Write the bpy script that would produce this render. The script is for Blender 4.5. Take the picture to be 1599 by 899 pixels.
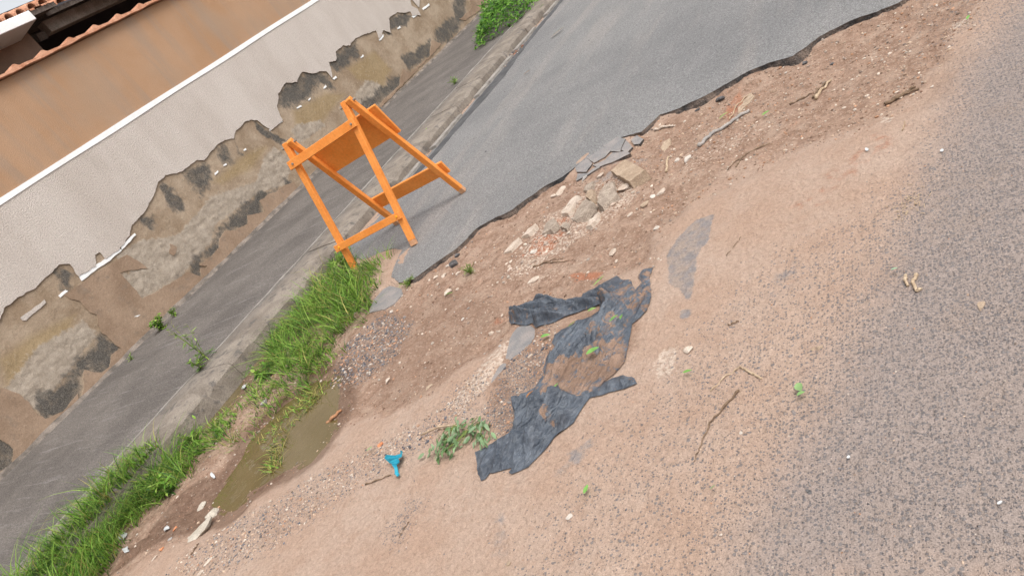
import bpy, bmesh, math, random
import numpy as np
from mathutils import Vector, Matrix, geometry

for o in list(bpy.data.objects):
    bpy.data.objects.remove(o, do_unlink=True)
scene = bpy.context.scene
COL = scene.collection
random.seed(7)
RNG = np.random.default_rng(11)

# ------------------------------------------------------------------ camera
FPX, PCX, PCY = 1155.0, 800.0, 450.0         # focal length and centre for a 1599 px wide frame
VPX, VPY = 523.0, -980.0                     # where the street runs to
ROLL = math.radians(38.4)
CAM = np.array([0.0, 0.0, 1.65])
_d = np.array([math.sin(ROLL), math.cos(ROLL)])
_h = VPX * _d[0] + VPY * _d[1]
_k = -FPX * FPX / _h
_Y = np.array([VPX, VPY, FPX]); _Y /= np.linalg.norm(_Y)
_Z = -np.array([_d[0] * _k, _d[1] * _k, FPX]); _Z /= np.linalg.norm(_Z)
_X = np.cross(_Y, _Z)
ROT = np.stack([_X, _Y, _Z])                 # camera (right, down, forward) -> world
cam_data = bpy.data.cameras.new("camera")
cam = bpy.data.objects.new("camera", cam_data)
COL.objects.link(cam)
m = Matrix.Identity(4)
for i in range(3):
    m[i][0] = ROT[i, 0]; m[i][1] = -ROT[i, 1]; m[i][2] = -ROT[i, 2]; m[i][3] = CAM[i]
cam.matrix_world = m
cam_data.sensor_fit = 'HORIZONTAL'; cam_data.sensor_width = 36.0
cam_data.lens = FPX / 1599.0 * 36.0
cam_data.clip_start = 0.05; cam_data.clip_end = 2000
scene.camera = cam

# ------------------------------------------------------------------ light
SUN_EL, SUN_AZ = math.radians(62), math.radians(100)     # azimuth measured from +y towards +x
world = bpy.data.worlds.new("World"); scene.world = world; world.use_nodes = True
wn = world.node_tree.nodes; wl = world.node_tree.links
wn.clear()
sky = wn.new('ShaderNodeTexSky'); sky.sky_type = 'NISHITA'; sky.sun_disc = False
sky.sun_elevation = SUN_EL; sky.sun_rotation = SUN_AZ
sky.air_density = 1.0; sky.dust_density = 4.0; sky.ozone_density = 1.0
hsv = wn.new('ShaderNodeHueSaturation'); hsv.inputs['Saturation'].default_value = 0.16   # thin cloud cover
bg = wn.new('ShaderNodeBackground'); bg.inputs['Strength'].default_value = 0.15
wo = wn.new('ShaderNodeOutputWorld')
wl.new(sky.outputs[0], hsv.inputs['Color']); wl.new(hsv.outputs[0], bg.inputs[0]); wl.new(bg.outputs[0], wo.inputs[0])
sun_data = bpy.data.lights.new("sun", 'SUN'); sun_data.energy = 1.4
sun_data.angle = math.radians(30); sun_data.color = (1.0, 0.96, 0.9)
sun = bpy.data.objects.new("sun", sun_data); COL.objects.link(sun)
sdir = Vector((math.sin(SUN_AZ) * math.cos(SUN_EL), math.cos(SUN_AZ) * math.cos(SUN_EL), math.sin(SUN_EL)))
sun.rotation_euler = sdir.to_track_quat('Z', 'Y').to_euler(); sun.location = (6, -3, 12)
scene.view_settings.view_transform = 'Standard'; scene.view_settings.look = 'None'
scene.view_settings.gamma = 1.0; scene.view_settings.use_curve_mapping = False
scene.view_settings.exposure = 0.60

# ------------------------------------------------------------------ measuring the place
SL = 0.07                                    # the street falls away from the wall
KERB_IN, KERB_OUT = -5.52, -5.10             # kerb stones
WALL_X = -7.88                               # painted face of the boundary wall
KH = 0.13
PAVE_Z = lambda x: -SL * x + KH
def ray(px, py):
    return ROT @ np.array([px - PCX, py - PCY, FPX])
def on_plane(px, py, off=0.0):               # the sloping street plane
    r = ray(px, py); t = (off - CAM[2]) / (r[2] + SL * r[0]); return CAM + t * r
def on_wall(px, py, x=WALL_X):
    r = ray(px, py); t = (x - CAM[0]) / r[0]; return CAM + t * r
def plan(pts, off=0.0):
    return np.array([on_plane(a, b, off)[:2] for a, b in pts])
def zoomed(pts, ox, oy, k):
    return [(ox + a * k, oy + b * k) for a, b in pts]

# ------------------------------------------------------------------ noise and outlines
def _hash(ix, iy, seed):
    n = (ix.astype(np.int64) * 374761393 + iy.astype(np.int64) * 668265263 + seed * 974711) & 0xffffffff
    n = ((n ^ (n >> 13)) * 1274126177) & 0xffffffff
    return ((n ^ (n >> 16)) & 0xffff) / 65535.0
def vnoise(x, y, seed=0):
    x = np.asarray(x, float); y = np.asarray(y, float)
    ix = np.floor(x); iy = np.floor(y); fx = x - ix; fy = y - iy
    ux = fx * fx * (3 - 2 * fx); uy = fy * fy * (3 - 2 * fy)
    a = _hash(ix, iy, seed); b = _hash(ix + 1, iy, seed); c = _hash(ix, iy + 1, seed); d = _hash(ix + 1, iy + 1, seed)
    return (a * (1 - ux) + b * ux) * (1 - uy) + (c * (1 - ux) + d * ux) * uy
def fbm(x, y, octaves=4, seed=0):
    v = 0; amp = 0.5; tot = 0
    for k in range(octaves):
        v = v + amp * vnoise(np.asarray(x) * 2 ** k + 17.3 * k, np.asarray(y) * 2 ** k - 9.1 * k, seed + k); tot += amp; amp *= 0.5
    return v / tot
def sdf(poly, x, y):
    """signed distance to a polygon, positive inside"""
    x = np.asarray(x, float); y = np.asarray(y, float)
    best = np.full(x.shape, 1e9); inside = np.zeros(x.shape, bool)
    n = len(poly)
    for i in range(n):
        ax, ay = poly[i]; bx, by = poly[(i + 1) % n]
        dx, dy = bx - ax, by - ay; L = dx * dx + dy * dy + 1e-12
        t = np.clip(((x - ax) * dx + (y - ay) * dy) / L, 0, 1)
        best = np.minimum(best, (x - ax - t * dx) ** 2 + (y - ay - t * dy) ** 2)
        c = ((ay > y) != (by > y))
        if ay != by:
            inside ^= c & (x < (bx - ax) * (y - ay) / (by - ay) + ax)
    d = np.sqrt(best)
    return np.where(inside, d, -d)
def sstep(a, b, v):
    t = np.clip((v - a) / (b - a), 0, 1); return t * t * (3 - 2 * t)
def soft(poly, x, y, f):
    return sstep(-f, f, sdf(poly, x, y))
def ragged(pts, step, amp, closed=True, seed=1):
    """densify a 2-D outline and roughen it"""
    out = []; n = len(pts)
    for i in range(n if closed else n - 1):
        a = np.array(pts[i][:2], float); b = np.array(pts[(i + 1) % n][:2], float)
        L = np.linalg.norm(b - a); k = max(1, int(L / step))
        for j in range(k):
            out.append(a + (b - a) * j / k)
    if not closed: out.append(np.array(pts[-1][:2], float))
    out = np.array(out)
    out[:, 0] += (fbm(out[:, 0] / step / 3, out[:, 1] / step / 3, 3, seed) - .5) * 2 * amp
    out[:, 1] += (fbm(out[:, 0] / step / 3 + 50, out[:, 1] / step / 3, 3, seed + 9) - .5) * 2 * amp
    return out

# ------------------------------------------------------------------ building helpers
def tag(o, label=None, cat=None, group=None, kind=None):
    if label: o['label'] = label
    if cat: o['category'] = cat
    if group: o['group'] = group
    if kind: o['kind'] = kind
    return o
def empty(name, loc=(0, 0, 0)):
    o = bpy.data.objects.new(name, None); COL.objects.link(o); o.location = loc
    o.empty_display_size = 0.1
    return o
def place(name, me, mats, parent=None):
    o = bpy.data.objects.new(name, me); COL.objects.link(o)
    if parent is not None:
        o.parent = parent; o.matrix_parent_inverse = Matrix.Translation(parent.location).inverted()
    for mm in (mats if isinstance(mats, (list, tuple)) else [mats]): me.materials.append(mm)
    return o
def mesh(name, verts, faces, mats, parent=None, smooth=False, attrs=None, mat_idx=None):
    me = bpy.data.meshes.new(name)
    me.from_pydata([tuple(map(float, v)) for v in verts] if not isinstance(verts, np.ndarray) else verts.tolist(), [],
                   faces.tolist() if isinstance(faces, np.ndarray) else faces)
    if mat_idx is not None: me.polygons.foreach_set('material_index', mat_idx)
    if smooth: me.polygons.foreach_set('use_smooth', [True] * len(me.polygons))
    for k, v in (attrs or {}).items():
        v = np.asarray(v, np.float32)
        if v.ndim == 1:
            a = me.attributes.new(k, 'FLOAT', 'POINT'); a.data.foreach_set('value', v)
        else:
            a = me.attributes.new(k, 'FLOAT_COLOR', 'POINT')
            a.data.foreach_set('color', np.concatenate([v, np.ones((len(v), 1), np.float32)], 1).ravel())
    me.update()
    return place(name, me, mats, parent)
def from_bm(name, bm, mats, parent=None, smooth=False):
    me = bpy.data.meshes.new(name); bm.to_mesh(me); bm.free()
    if smooth: me.polygons.foreach_set('use_smooth', [True] * len(me.polygons))
    return place(name, me, mats, parent)
def slab(name, outline, to3, thick, mats, parent=None, side_mat=0, hole=None):
    """a ragged-edged plate: outline in 2-D, to3(u, v, w) gives the point at height w"""
    loop = [Vector((p[0], p[1], 0)) for p in outline]
    tris = geometry.tessellate_polygon([loop])
    n = len(loop)
    top = [to3(p[0], p[1], thick) for p in outline]; bot = [to3(p[0], p[1], 0) for p in outline]
    verts = top + bot
    area = sum(outline[i][0] * outline[(i + 1) % n][1] - outline[(i + 1) % n][0] * outline[i][1] for i in range(n))
    faces = []; idx = []
    for t in tris:
        faces.append(tuple(t)); idx.append(0)
    for i in range(n):
        j = (i + 1) % n
        faces.append((i, n + i, n + j, j)); idx.append(side_mat)
    o = mesh(name, verts, faces, mats, parent, mat_idx=idx)
    bm = bmesh.new(); bm.from_mesh(o.data); bmesh.ops.recalc_face_normals(bm, faces=bm.faces); bm.to_mesh(o.data); bm.free()
    return o
def beam(bm, p, q, u, w, t, mi=0):
    """box from p to q; w wide along u, t thick across"""
    p, q, u = Vector(p), Vector(q), Vector(u)
    a = (q - p).normalized(); u = (u - a * u.dot(a)).normalized(); v = a.cross(u)
    vs = []
    for c in (p, q):
        for su, sv in ((-1, -1), (1, -1), (1, 1), (-1, 1)):
            vs.append(bm.verts.new(c + u * su * w / 2 + v * sv * t / 2))
    fs = [(3, 2, 1, 0), (4, 5, 6, 7), (0, 1, 5, 4), (1, 2, 6, 5), (2, 3, 7, 6), (3, 0, 4, 7)]
    out = []
    for f in fs:
        F = bm.faces.new([vs[i] for i in f]); F.material_index = mi; out.append(F)
    return out
def box(bm, x0, x1, y0, y1, z0, z1):
    return beam(bm, ((x0 + x1) / 2, y0, (z0 + z1) / 2), ((x0 + x1) / 2, y1, (z0 + z1) / 2), (1, 0, 0), abs(x1 - x0), abs(z1 - z0))
def bevel(bm, r, seg=1):
    bmesh.ops.bevel(bm, geom=bm.edges[:], offset=r, segments=seg, affect='EDGES', profile=0.6)
def tube_mesh(pts, radii, sides=6):
    pts = [np.array(p, float) for p in pts]; V = []; F = []
    for i, p in enumerate(pts):
        a = pts[min(i + 1, len(pts) - 1)] - pts[max(i - 1, 0)]; a = a / (np.linalg.norm(a) + 1e-9)
        ref = np.array([0, 0, 1.0]) if abs(a[2]) < .9 else np.array([1.0, 0, 0])
        u = np.cross(a, ref); u /= np.linalg.norm(u); v = np.cross(a, u)
        for k in range(sides):
            th = 2 * math.pi * k / sides
            V.append(p + radii[i] * (math.cos(th) * u + math.sin(th) * v))
    for i in range(len(pts) - 1):
        for k in range(sides):
            k2 = (k + 1) % sides
            F.append((i * sides + k, i * sides + k2, (i + 1) * sides + k2, (i + 1) * sides + k))
    F.append(tuple(range(sides - 1, -1, -1))); F.append(tuple((len(pts) - 1) * sides + k for k in range(sides)))
    return V, F

# ------------------------------------------------------------------ materials
class NT:
    def __init__(s, name, rough=0.9, spec=0.3):
        s.m = bpy.data.materials.new(name); s.m.use_nodes = True
        s.n = s.m.node_tree.nodes; s.l = s.m.node_tree.links
        s.b = s.n['Principled BSDF']; s.b.inputs['Roughness'].default_value = rough
        s.b.inputs['Specular IOR Level'].default_value = spec
        s.pos = s.n.new('ShaderNodeNewGeometry').outputs['Position']
    def put(s, sock, v):
        if isinstance(v, (int, float)): sock.default_value = v
        elif isinstance(v, (tuple, list)): sock.default_value = (*v, 1) if len(sock.default_value) == 4 and len(v) == 3 else v
        else: s.l.new(v, sock)
    def scaled(s, sc):
        nd = s.n.new('ShaderNodeVectorMath'); nd.operation = 'MULTIPLY'; s.l.new(s.pos, nd.inputs[0]); nd.inputs[1].default_value = sc
        return nd.outputs[0]
    def noise(s, scale, detail=3, rough=.55, vec=None, dist=0):
        nd = s.n.new('ShaderNodeTexNoise'); s.l.new(vec or s.pos, nd.inputs['Vector'])
        nd.inputs['Scale'].default_value = scale; nd.inputs['Detail'].default_value = detail; nd.inputs['Roughness'].default_value = rough
        nd.inputs['Distortion'].default_value = dist
        return nd.outputs[0]
    def vor(s, scale, feature='F1', vec=None, dim='2D'):
        nd = s.n.new('ShaderNodeTexVoronoi'); nd.feature = feature; nd.voronoi_dimensions = dim; s.l.new(vec or s.pos, nd.inputs['Vector'])
        nd.inputs['Scale'].default_value = scale
        return nd
    def attr(s, name, out='Fac'):
        nd = s.n.new('ShaderNodeAttribute'); nd.attribute_name = name; return nd.outputs[out]
    def math(s, op, a, b=0.0, c=None):
        nd = s.n.new('ShaderNodeMath'); nd.operation = op; s.put(nd.inputs[0], a); s.put(nd.inputs[1], b)
        if c is not None: s.put(nd.inputs[2], c)
        return nd.outputs[0]
    def step(s, v, lo, hi, a=0.0, b=1.0):
        nd = s.n.new('ShaderNodeMapRange'); nd.interpolation_type = 'SMOOTHSTEP'
        s.put(nd.inputs[0], v); nd.inputs[1].default_value = lo; nd.inputs[2].default_value = hi; nd.inputs[3].default_value = a; nd.inputs[4].default_value = b
        return nd.outputs[0]
    def mix(s, f, a, b, mode='MIX'):
        nd = s.n.new('ShaderNodeMix'); nd.data_type = 'RGBA'; nd.blend_type = mode
        s.put(nd.inputs[0], f); s.put(nd.inputs[6], a); s.put(nd.inputs[7], b); return nd.outputs[2]
    def grey(s, v):
        nd = s.n.new('ShaderNodeCombineColor'); [s.put(nd.inputs[i], v) for i in range(3)]; return nd.outputs[0]
    def sepr(s, col, i=0):
        nd = s.n.new('ShaderNodeSeparateColor'); s.l.new(col, nd.inputs[0]); return nd.outputs[i]
    def mul(s, col, v):
        return s.mix(1.0, col, s.grey(v), 'MULTIPLY')
    def color(s, v): s.put(s.b.inputs['Base Color'], v); return s
    def bump(s, h, dist=0.01, strength=1.0):
        nd = s.n.new('ShaderNodeBump'); s.put(nd.inputs['Height'], h); nd.inputs['Distance'].default_value = dist; nd.inputs['Strength'].default_value = strength
        if s.b.inputs['Normal'].is_linked: s.l.new(s.b.inputs['Normal'].links[0].from_socket, nd.inputs['Normal'])
        s.l.new(nd.outputs[0], s.b.inputs['Normal']); return s
def speckled(name, a, b, scale=30, fine=180, amp=.35, bumpd=.004, rough=.9, spec=.3):
    t = NT(name, rough, spec)
    c = t.mix(t.step(t.noise(scale, 4), .3, .7), a, b)
    t.color(t.mul(c, t.step(t.noise(fine, 2), .2, .8, 1 - amp, 1 + amp)))
    t.bump(t.noise(fine, 3), bumpd)
    return t.m

# ================================================================== GROUND
HOLE = plan([(1440, -40), (1400, 5), (1260, 62), (1130, 130), (1000, 200), (880, 275), (760, 345), (690, 400), (640, 440), (600, 470), (560, 420),
             (500, 420), (430, 480), (370, 560), (250, 660), (100, 820), (20, 920), (160, 920), (230, 870), (330, 810), (450, 735), (530, 670), (600, 640), (690, 600),
             (760, 545), (790, 500), (860, 470), (960, 430), (1030, 420), (1040, 360), (1090, 310), (1200, 250), (1330, 205), (1430, 150), (1530, 20), (1560, -40)])
PUDDLE = plan([(516, 586), (520, 637), (506, 670), (485, 703), (465, 714), (439, 724), (403, 744), (375, 757), (362, 783), (339, 783), (319, 765),
               (337, 739), (362, 708), (380, 670), (393, 655), (424, 624), (455, 601), (480, 585)])
PUDDLE2 = plan([(278, 668), (300, 640), (330, 607), (352, 588), (372, 590), (366, 614), (335, 640), (305, 660)])
ZW, ZW2 = 0.205, 0.30
RUBBLE = plan([(800, 390), (850, 330), (920, 285), (960, 260), (1010, 290), (960, 330), (900, 370), (830, 420), (780, 440)])
TRENCH = plan([(1430, 5), (1300, 60), (1200, 110), (1080, 170), (980, 235), (1010, 250), (1100, 215), (1200, 170), (1330, 110), (1440, 40)])

REM_PX = [[(578, 490), (585, 470), (600, 452), (612, 446), (628, 450), (630, 460), (618, 475), (602, 485)], [(788, 563), (793, 545), (800, 525), (810, 513), (828, 508), (840, 514), (840, 528), (828, 545), (812, 558), (798, 566)],
          [(762, 612), (768, 592), (778, 575), (787, 566), (797, 569), (788, 582), (776, 596)]]
REMNANTS = [plan(p, -.03) for p in REM_PX]
MUD = plan([(545, 610), (530, 670), (490, 725), (430, 755), (370, 800), (300, 840), (230, 870), (150, 899), (200, 830), (290, 750), (330, 700), (400, 640), (440, 590), (540, 540)])
def ground_h(x, y):
    x = np.asarray(x, float); y = np.asarray(y, float)
    base = -SL * np.clip(x, -5.6, 4)
    hole = sstep(-.16, .16, sdf(HOLE, x, y) + (fbm(x * 2.6, y * 2.6, 4, 71) - .5) * .34)
    h = base - .038 * hole + (fbm(x * 3, y * 3, 4, 3) - .5) * (.008 + .03 * hole) + (fbm(x * 14, y * 14, 3, 5) - .5) * (.004 + .012 * hole)
    h += soft(RUBBLE, x, y, .15) * ((fbm(x * 9, y * 9, 3, 8) - .35) * .05)
    h -= soft(TRENCH, x, y, .08) * .02
    for P in REMNANTS:
        t = soft(P, x, y, .035); h = h * (1 - t) + (base - .030) * t
    bank = fbm(x * 8, y * 8, 4, 21) - .5
    mud = soft(MUD, x, y, .12)
    h += mud * ((fbm(x * 17, y * 17, 4, 23) - .5) * .05 + np.abs(fbm(x * 7, y * 7, 3, 24) - .5) * .05)
    for P, zw in ((PUDDLE, ZW), (PUDDLE2, ZW2)):
        d = sdf(P, x, y) + bank * .10 + .03
        t = sstep(-.30, 0, d)
        h = h * (1 - t) + (zw + .002 - .035 * sstep(0, .14, d)) * t + bank * .02 * t * (1 - sstep(-.02, .04, d))
    return h
def gz(x, y): return float(ground_h(np.array([x]), np.array([y]))[0])
def on_ground(px, py):
    p = on_plane(px, py)
    for _ in range(4):
        z = gz(p[0], p[1]); r = ray(px, py); p = CAM + (z - CAM[2]) / r[2] * r
    p[2] = gz(p[0], p[1]); return p
def px_size(p):                               # metres per photograph pixel at a point
    return float(np.linalg.norm(np.array(p) - CAM)) / FPX

# ---- materials of the ground
t = NT('worn_road_and_soil', .92, .25)
n1, n2, n3, n4 = t.noise(3.2, 4), t.noise(17, 4), t.noise(60, 4), t.noise(260, 2)
at = {k: t.attr(k) for k in ('agg', 'grey', 'dirt', 'red', 'pale', 'blue', 'wet')}
def edge(v, n, k, lo, hi):
    return t.step(t.math('ADD', v, t.math('MULTIPLY', t.math('SUBTRACT', n, .5), k)), lo, hi)
sand = t.mix(t.step(n1, .3, .7), (.37, .255, .19), (.40, .295, .232))
sand = t.mix(t.math('MULTIPLY', t.step(n2, .45, .75), .5), sand, (.33, .218, .158))
c = t.mix(edge(at['grey'], n2, .5, .1, .95), sand, (.285, .233, .207))
c = t.mix(t.math('MULTIPLY', t.step(t.noise(5, 5, .6), .50, .68), t.math('MULTIPLY', at['agg'], .35)), c, (.285, .215, .172))
dirt = t.mix(t.step(n2, .3, .7), (.225, .138, .096), (.33, .222, .162))
dirt = t.mix(t.math('MULTIPLY', t.step(n3, .5, .75), .5), dirt, (.37, .27, .205))
dirt = t.mix(t.math('MULTIPLY', t.step(t.noise(7, 5, .6), .46, .66), .75), dirt, (.365, .262, .198))
c = t.mix(edge(at['dirt'], n2, .7, .25, .75), c, dirt)
c = t.mix(edge(at['red'], n2, 1.2, .45, 1.0), c, (.33, .145, .085))
c = t.mix(edge(at['pale'], n3, 1.5, .5, .85), c, (.47, .375, .305))
c = t.mix(edge(at['blue'], t.noise(9, 5, .7), 1.5, .42, .72), c, t.mix(t.step(n2, .35, .65), (.225, .20, .195), (.31, .245, .205)))
# half-buried aggregate
h = n3
for sc, dens, rad in ((165, .30, .36), (98, .70, .38), (62, .62, .36), (38, .08, .28)):
    v = t.vor(sc); rnd = t.sepr(v.outputs['Color'], 0); rn2 = t.sepr(v.outputs['Color'], 1)
    on = t.math('LESS_THAN', rnd, t.math('MULTIPLY', at['agg'], dens))
    size = t.math('MULTIPLY_ADD', rn2, rad * .7, rad * .45)
    d = t.math('SUBTRACT', size, t.math('ADD', v.outputs['Distance'], t.math('MULTIPLY', t.math('SUBTRACT', n4, .5), .25)))
    dot = t.math('MULTIPLY', on, t.step(d, 0, .10))
    scol = t.mix(rn2, (.095, .093, .105), (.19, .172, .168))
    c = t.mix(t.math('MULTIPLY', dot, .80), c, scol)
    h = t.math('ADD', h, t.math('MULTIPLY', dot, .25))
c = t.mul(c, t.step(n4, .25, .75, .80, 1.18))
c = t.mul(c, t.step(n3, .25, .75, .90, 1.10))
wet = edge(at['wet'], n2, .5, .25, .75)
c = t.mix(t.math('MULTIPLY', wet, .72), c, t.mix(1.0, c, (.42, .36, .32), 'MULTIPLY'))
t.color(c)
t.put(t.b.inputs['Roughness'], t.step(wet, 0, 1, .94, .55))
t.bump(t.noise(28, 5, .65), .012).bump(h, .010).bump(n4, .003)
M_ROAD = t.m

t = NT('asphalt', .85, .35)
str_ = t.noise(1.0, 4, .55, t.scaled((3.2, .45, 1)))
big = t.noise(.8, 3); sp = t.noise(330, 2); md = t.noise(40, 4)
c = t.mix(t.step(big, .35, .65), (.168, .165, .165), (.205, .20, .197))
c = t.mix(t.math('MULTIPLY', t.step(str_, .47, .72), .30), c, (.33, .29, .26))
c = t.mix(t.math('MULTIPLY', t.step(t.noise(1.7, 5, .6, t.scaled((1.8, .7, 1))), .56, .72), .22), c, (.27, .26, .255))
v = t.vor(150)
c = t.mul(c, t.step(v.outputs['Distance'], .1, .6, 1.25, .80))
c = t.mul(c, t.step(sp, .25, .75, .62, 1.42))
c = t.mix(t.math('MULTIPLY', t.step(t.noise(140, 2), .62, .70), .5), c, (.36, .34, .32))
c = t.mul(c, t.step(md, .25, .75, .93, 1.07))
c = t.mul(c, t.step(t.noise(75, 3, .7), .3, .7, .70, 1.32))
c = t.mix(t.math('MULTIPLY', t.step(t.noise(13, 4, .65), .60, .70), .3), c, (.12, .12, .125))
t.color(c); t.bump(t.math('ADD', t.math('MULTIPLY', sp, .5), v.outputs['Distance']), .004)
M_ASPH = t.m
M_ASPH_EDGE = speckled('broken_asphalt_edge', (.035, .034, .035), (.20, .15, .12), 9, 120, .4, .015)
M_REMNANT = speckled('old_asphalt', (.19, .185, .185), (.27, .24, .225), 12, 220, .25, .003)

t = NT('pavement_screed', .9, .3)
st = t.noise(1.0, 5, .6, t.scaled((2.2, 26, 1)), .6)
c = t.mix(t.step(t.noise(1.6, 4), .35, .65), (.102, .090, .082), (.140, .124, .112))
c = t.mix(t.math('MULTIPLY', t.step(st, .52, .74), .50), c, (.23, .212, .205))
c = t.mul(c, t.step(t.noise(110, 3), .25, .75, .55, 1.4))
c = t.mix(t.math('MULTIPLY', t.step(t.noise(45, 2), .66, .74), .35), c, (.30, .28, .27))
c = t.mul(c, t.step(t.noise(60, 3, .7), .3, .7, .82, 1.2))
t.color(c); t.bump(t.noise(90, 3), .006).bump(st, .006); M_PAVE = t.m

t = NT('kerb_concrete', .92, .25)
c = t.mix(t.step(t.noise(5, 5), .35, .65), (.185, .155, .128), (.265, .227, .19))
c = t.mix(t.math('MULTIPLY', t.step(t.noise(11, 5, .65), .53, .66), .85), c, (.115, .103, .095))
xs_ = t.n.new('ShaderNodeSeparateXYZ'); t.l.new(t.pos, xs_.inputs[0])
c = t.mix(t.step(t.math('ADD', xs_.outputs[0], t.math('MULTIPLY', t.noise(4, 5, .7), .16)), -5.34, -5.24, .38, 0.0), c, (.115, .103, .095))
c = t.mul(c, t.step(t.noise(120, 3), .25, .75, .75, 1.2))
t.color(c); t.bump(t.noise(40, 5, .65), .009).bump(t.noise(170, 2), .003); M_KERB = t.m
M_PALE_CONC = speckled('pale_concrete', (.20, .18, .16), (.30, .275, .25), 9, 130, .2, .004)

# ---- far terrain
N = 40
xs = np.concatenate([-np.geomspace(400, 14, 12), np.linspace(-12, 12, 17), np.geomspace(14, 400, 12)])
V = [(x, y, -SL * min(max(x, -7.9), 6) - .16) for y in xs for x in xs]
n = len(xs)
F = [(j * n + i, j * n + i + 1, (j + 1) * n + i + 1, (j + 1) * n + i) for j in range(n - 1) for i in range(n - 1)]
tag(mesh('ground', V, F, speckled('far_soil', (.22, .14, .10), (.30, .2, .15), 1.5, 40, .2, .02)), 'bare brown earth reaching away beyond the street', 'ground', kind='structure')

# ---- the worn road
gx = np.concatenate([[-5.6, -5.4, -5.25], np.arange(-5.12, .62, .0165), np.arange(.66, 3, .12), np.geomspace(3, 9, 8)])
gy = np.concatenate([np.arange(-3, .7, .15), np.arange(.75, 5.6, .0165), np.arange(5.65, 9, .1), np.geomspace(9, 40, 16)])
GX, GY = np.meshgrid(gx, gy)
fx, fy = GX.ravel(), GY.ravel()
GZ = ground_h(fx, fy)
SLAB_PX = [(1420, -6), (1403, 6), (1368, 20), (1330, 33), (1283, 57), (1262, 72), (1240, 88), (1205, 97), (1170, 112), (1130, 135), (1100, 152), (1060, 170),
           (1030, 180), (1003, 206), (975, 214), (950, 226), (925, 243), (902, 258), (880, 276), (850, 293), (820, 314), (798, 330), (770, 343), (745, 358), (728, 375), (712, 390), (690, 405), (668, 421), (645, 437), (622, 443),
           (611, 432), (618, 410), (629, 390), (612, 389), (590, 398), (570, 404), (545, 404), (527, 396)]
SLABP = plan(SLAB_PX)
slab_d = sdf(np.vstack([SLABP, [[-5.05, 5], [-5.05, 40], [12, 40], [12, 5]]]), fx, fy)
def P_(pts, f): return soft(plan(pts), fx, fy, f)
hole = sstep(-.14, .14, sdf(HOLE, fx, fy) + (fbm(fx * 2.6, fy * 2.6, 4, 71) - .5) * .34)
grey = P_([(1599, -60), (1580, 20), (1500, 120), (1460, 230), (1400, 380), (1330, 520), (1270, 640), (1190, 780), (1130, 930), (1750, 930), (1750, -60)], .30)
grey = np.maximum(grey, sstep(-.1, .5, fx))
agg = np.maximum(P_([(1599, -60), (1570, 10), (1460, 140), (1420, 240), (1330, 330), (1180, 430), (1060, 560), (960, 690), (880, 800), (820, 930), (1800, 930), (1800, -60)], .28), sstep(-.6, .2, fx))
agg = agg * (.34 + .50 * np.maximum(grey, 0)) * (.75 + .5 * fbm(fx * 2, fy * 2, 3, 31))
agg *= 1 - .85 * P_([(1440, 130), (1500, 60), (1440, 250), (1320, 330), (1180, 420), (1090, 500), (1000, 620), (960, 600), (1060, 440), (1130, 330), (1260, 260)], .12)
grav = np.maximum.reduce([P_([(540, 525), (600, 483), (640, 500), (605, 560), (560, 592), (500, 602), (520, 560)], .06),
                          P_([(770, 620), (800, 560), (850, 540), (860, 600), (820, 640), (790, 680), (740, 660)], .05),
                          P_([(600, 830), (640, 780), (660, 790), (620, 860)], .05) * .8,
                          P_([(690, 640), (720, 600), (760, 580), (740, 640), (650, 700), (500, 800), (420, 860), (320, 899), (330, 850), (500, 740)], .12) * .45])
agg = np.maximum(agg, grav * .95)
dirt = hole * np.clip(1.15 - .75 * P_([(690, 640), (720, 590), (790, 520), (810, 530), (790, 580), (760, 640), (700, 690)], .04), 0, 1)
dirt = np.maximum(dirt, P_([(790, 520), (860, 480), (1000, 450), (1000, 540), (940, 600), (850, 680), (770, 680), (760, 620)], .06) * .9)
dirt *= 1 - .55 * P_([(1060, 300), (1150, 240), (1330, 190), (1500, 60), (1440, 240), (1250, 290), (1120, 350)], .15)
red = np.maximum.reduce([P_([(800, 400), (850, 345), (890, 320), (880, 360), (840, 395)], .05) * .95, P_([(880, 420), (940, 415), (930, 430), (890, 435)], .03),
                         P_([(1120, 160), (1155, 130), (1160, 150), (1130, 185)], .04) * .8, P_([(790, 495), (760, 500), (770, 480)], .03) * .7,
                         P_([(1190, 340), (1260, 300), (1350, 210), (1440, 180), (1400, 240), (1280, 330)], .10) * .55, hole * .36])
pale = np.maximum.reduce([hole * .36, P_([(690, 640), (760, 550), (800, 515), (800, 540), (770, 600), (720, 650)], .05) * .7, soft(RUBBLE, fx, fy, .08) * .62,
                          P_([(1015, 580), (1030, 545), (1060, 535), (1060, 580), (1030, 600)], .03) * .75, P_([(1370, 170), (1400, 172), (1390, 188), (1365, 188)], .03) * .7,
                          P_([(1480, 30), (1520, 20), (1510, 40), (1480, 45)], .04) * .75, P_([(780, 450), (860, 400), (960, 350), (1000, 360), (880, 430), (800, 470)], .10) * .45,
                          P_([(1040, 240), (1120, 200), (1260, 160), (1200, 200), (1060, 270)], .06) * .5])
blue = np.maximum.reduce([P_([(1045, 445), (1041, 400), (1060, 370), (1085, 345), (1115, 335), (1108, 375), (1092, 400), (1088, 430), (1078, 470), (1060, 452)], .03),
                          P_([(1060, 485), (1085, 480), (1080, 500), (1062, 500)], .02) * .8, P_([(905, 690), (945, 660), (935, 700), (870, 752), (850, 745)], .05) * .62,
                          P_([(740, 899), (770, 800), (800, 780), (800, 850), (770, 920)], .06) * .55, P_([(985, 270), (1010, 235), (970, 240), (900, 270), (930, 285)], .03) * .5,
                          P_([(1190, 440), (1250, 380), (1270, 420), (1200, 500)], .10) * .45])
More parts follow.
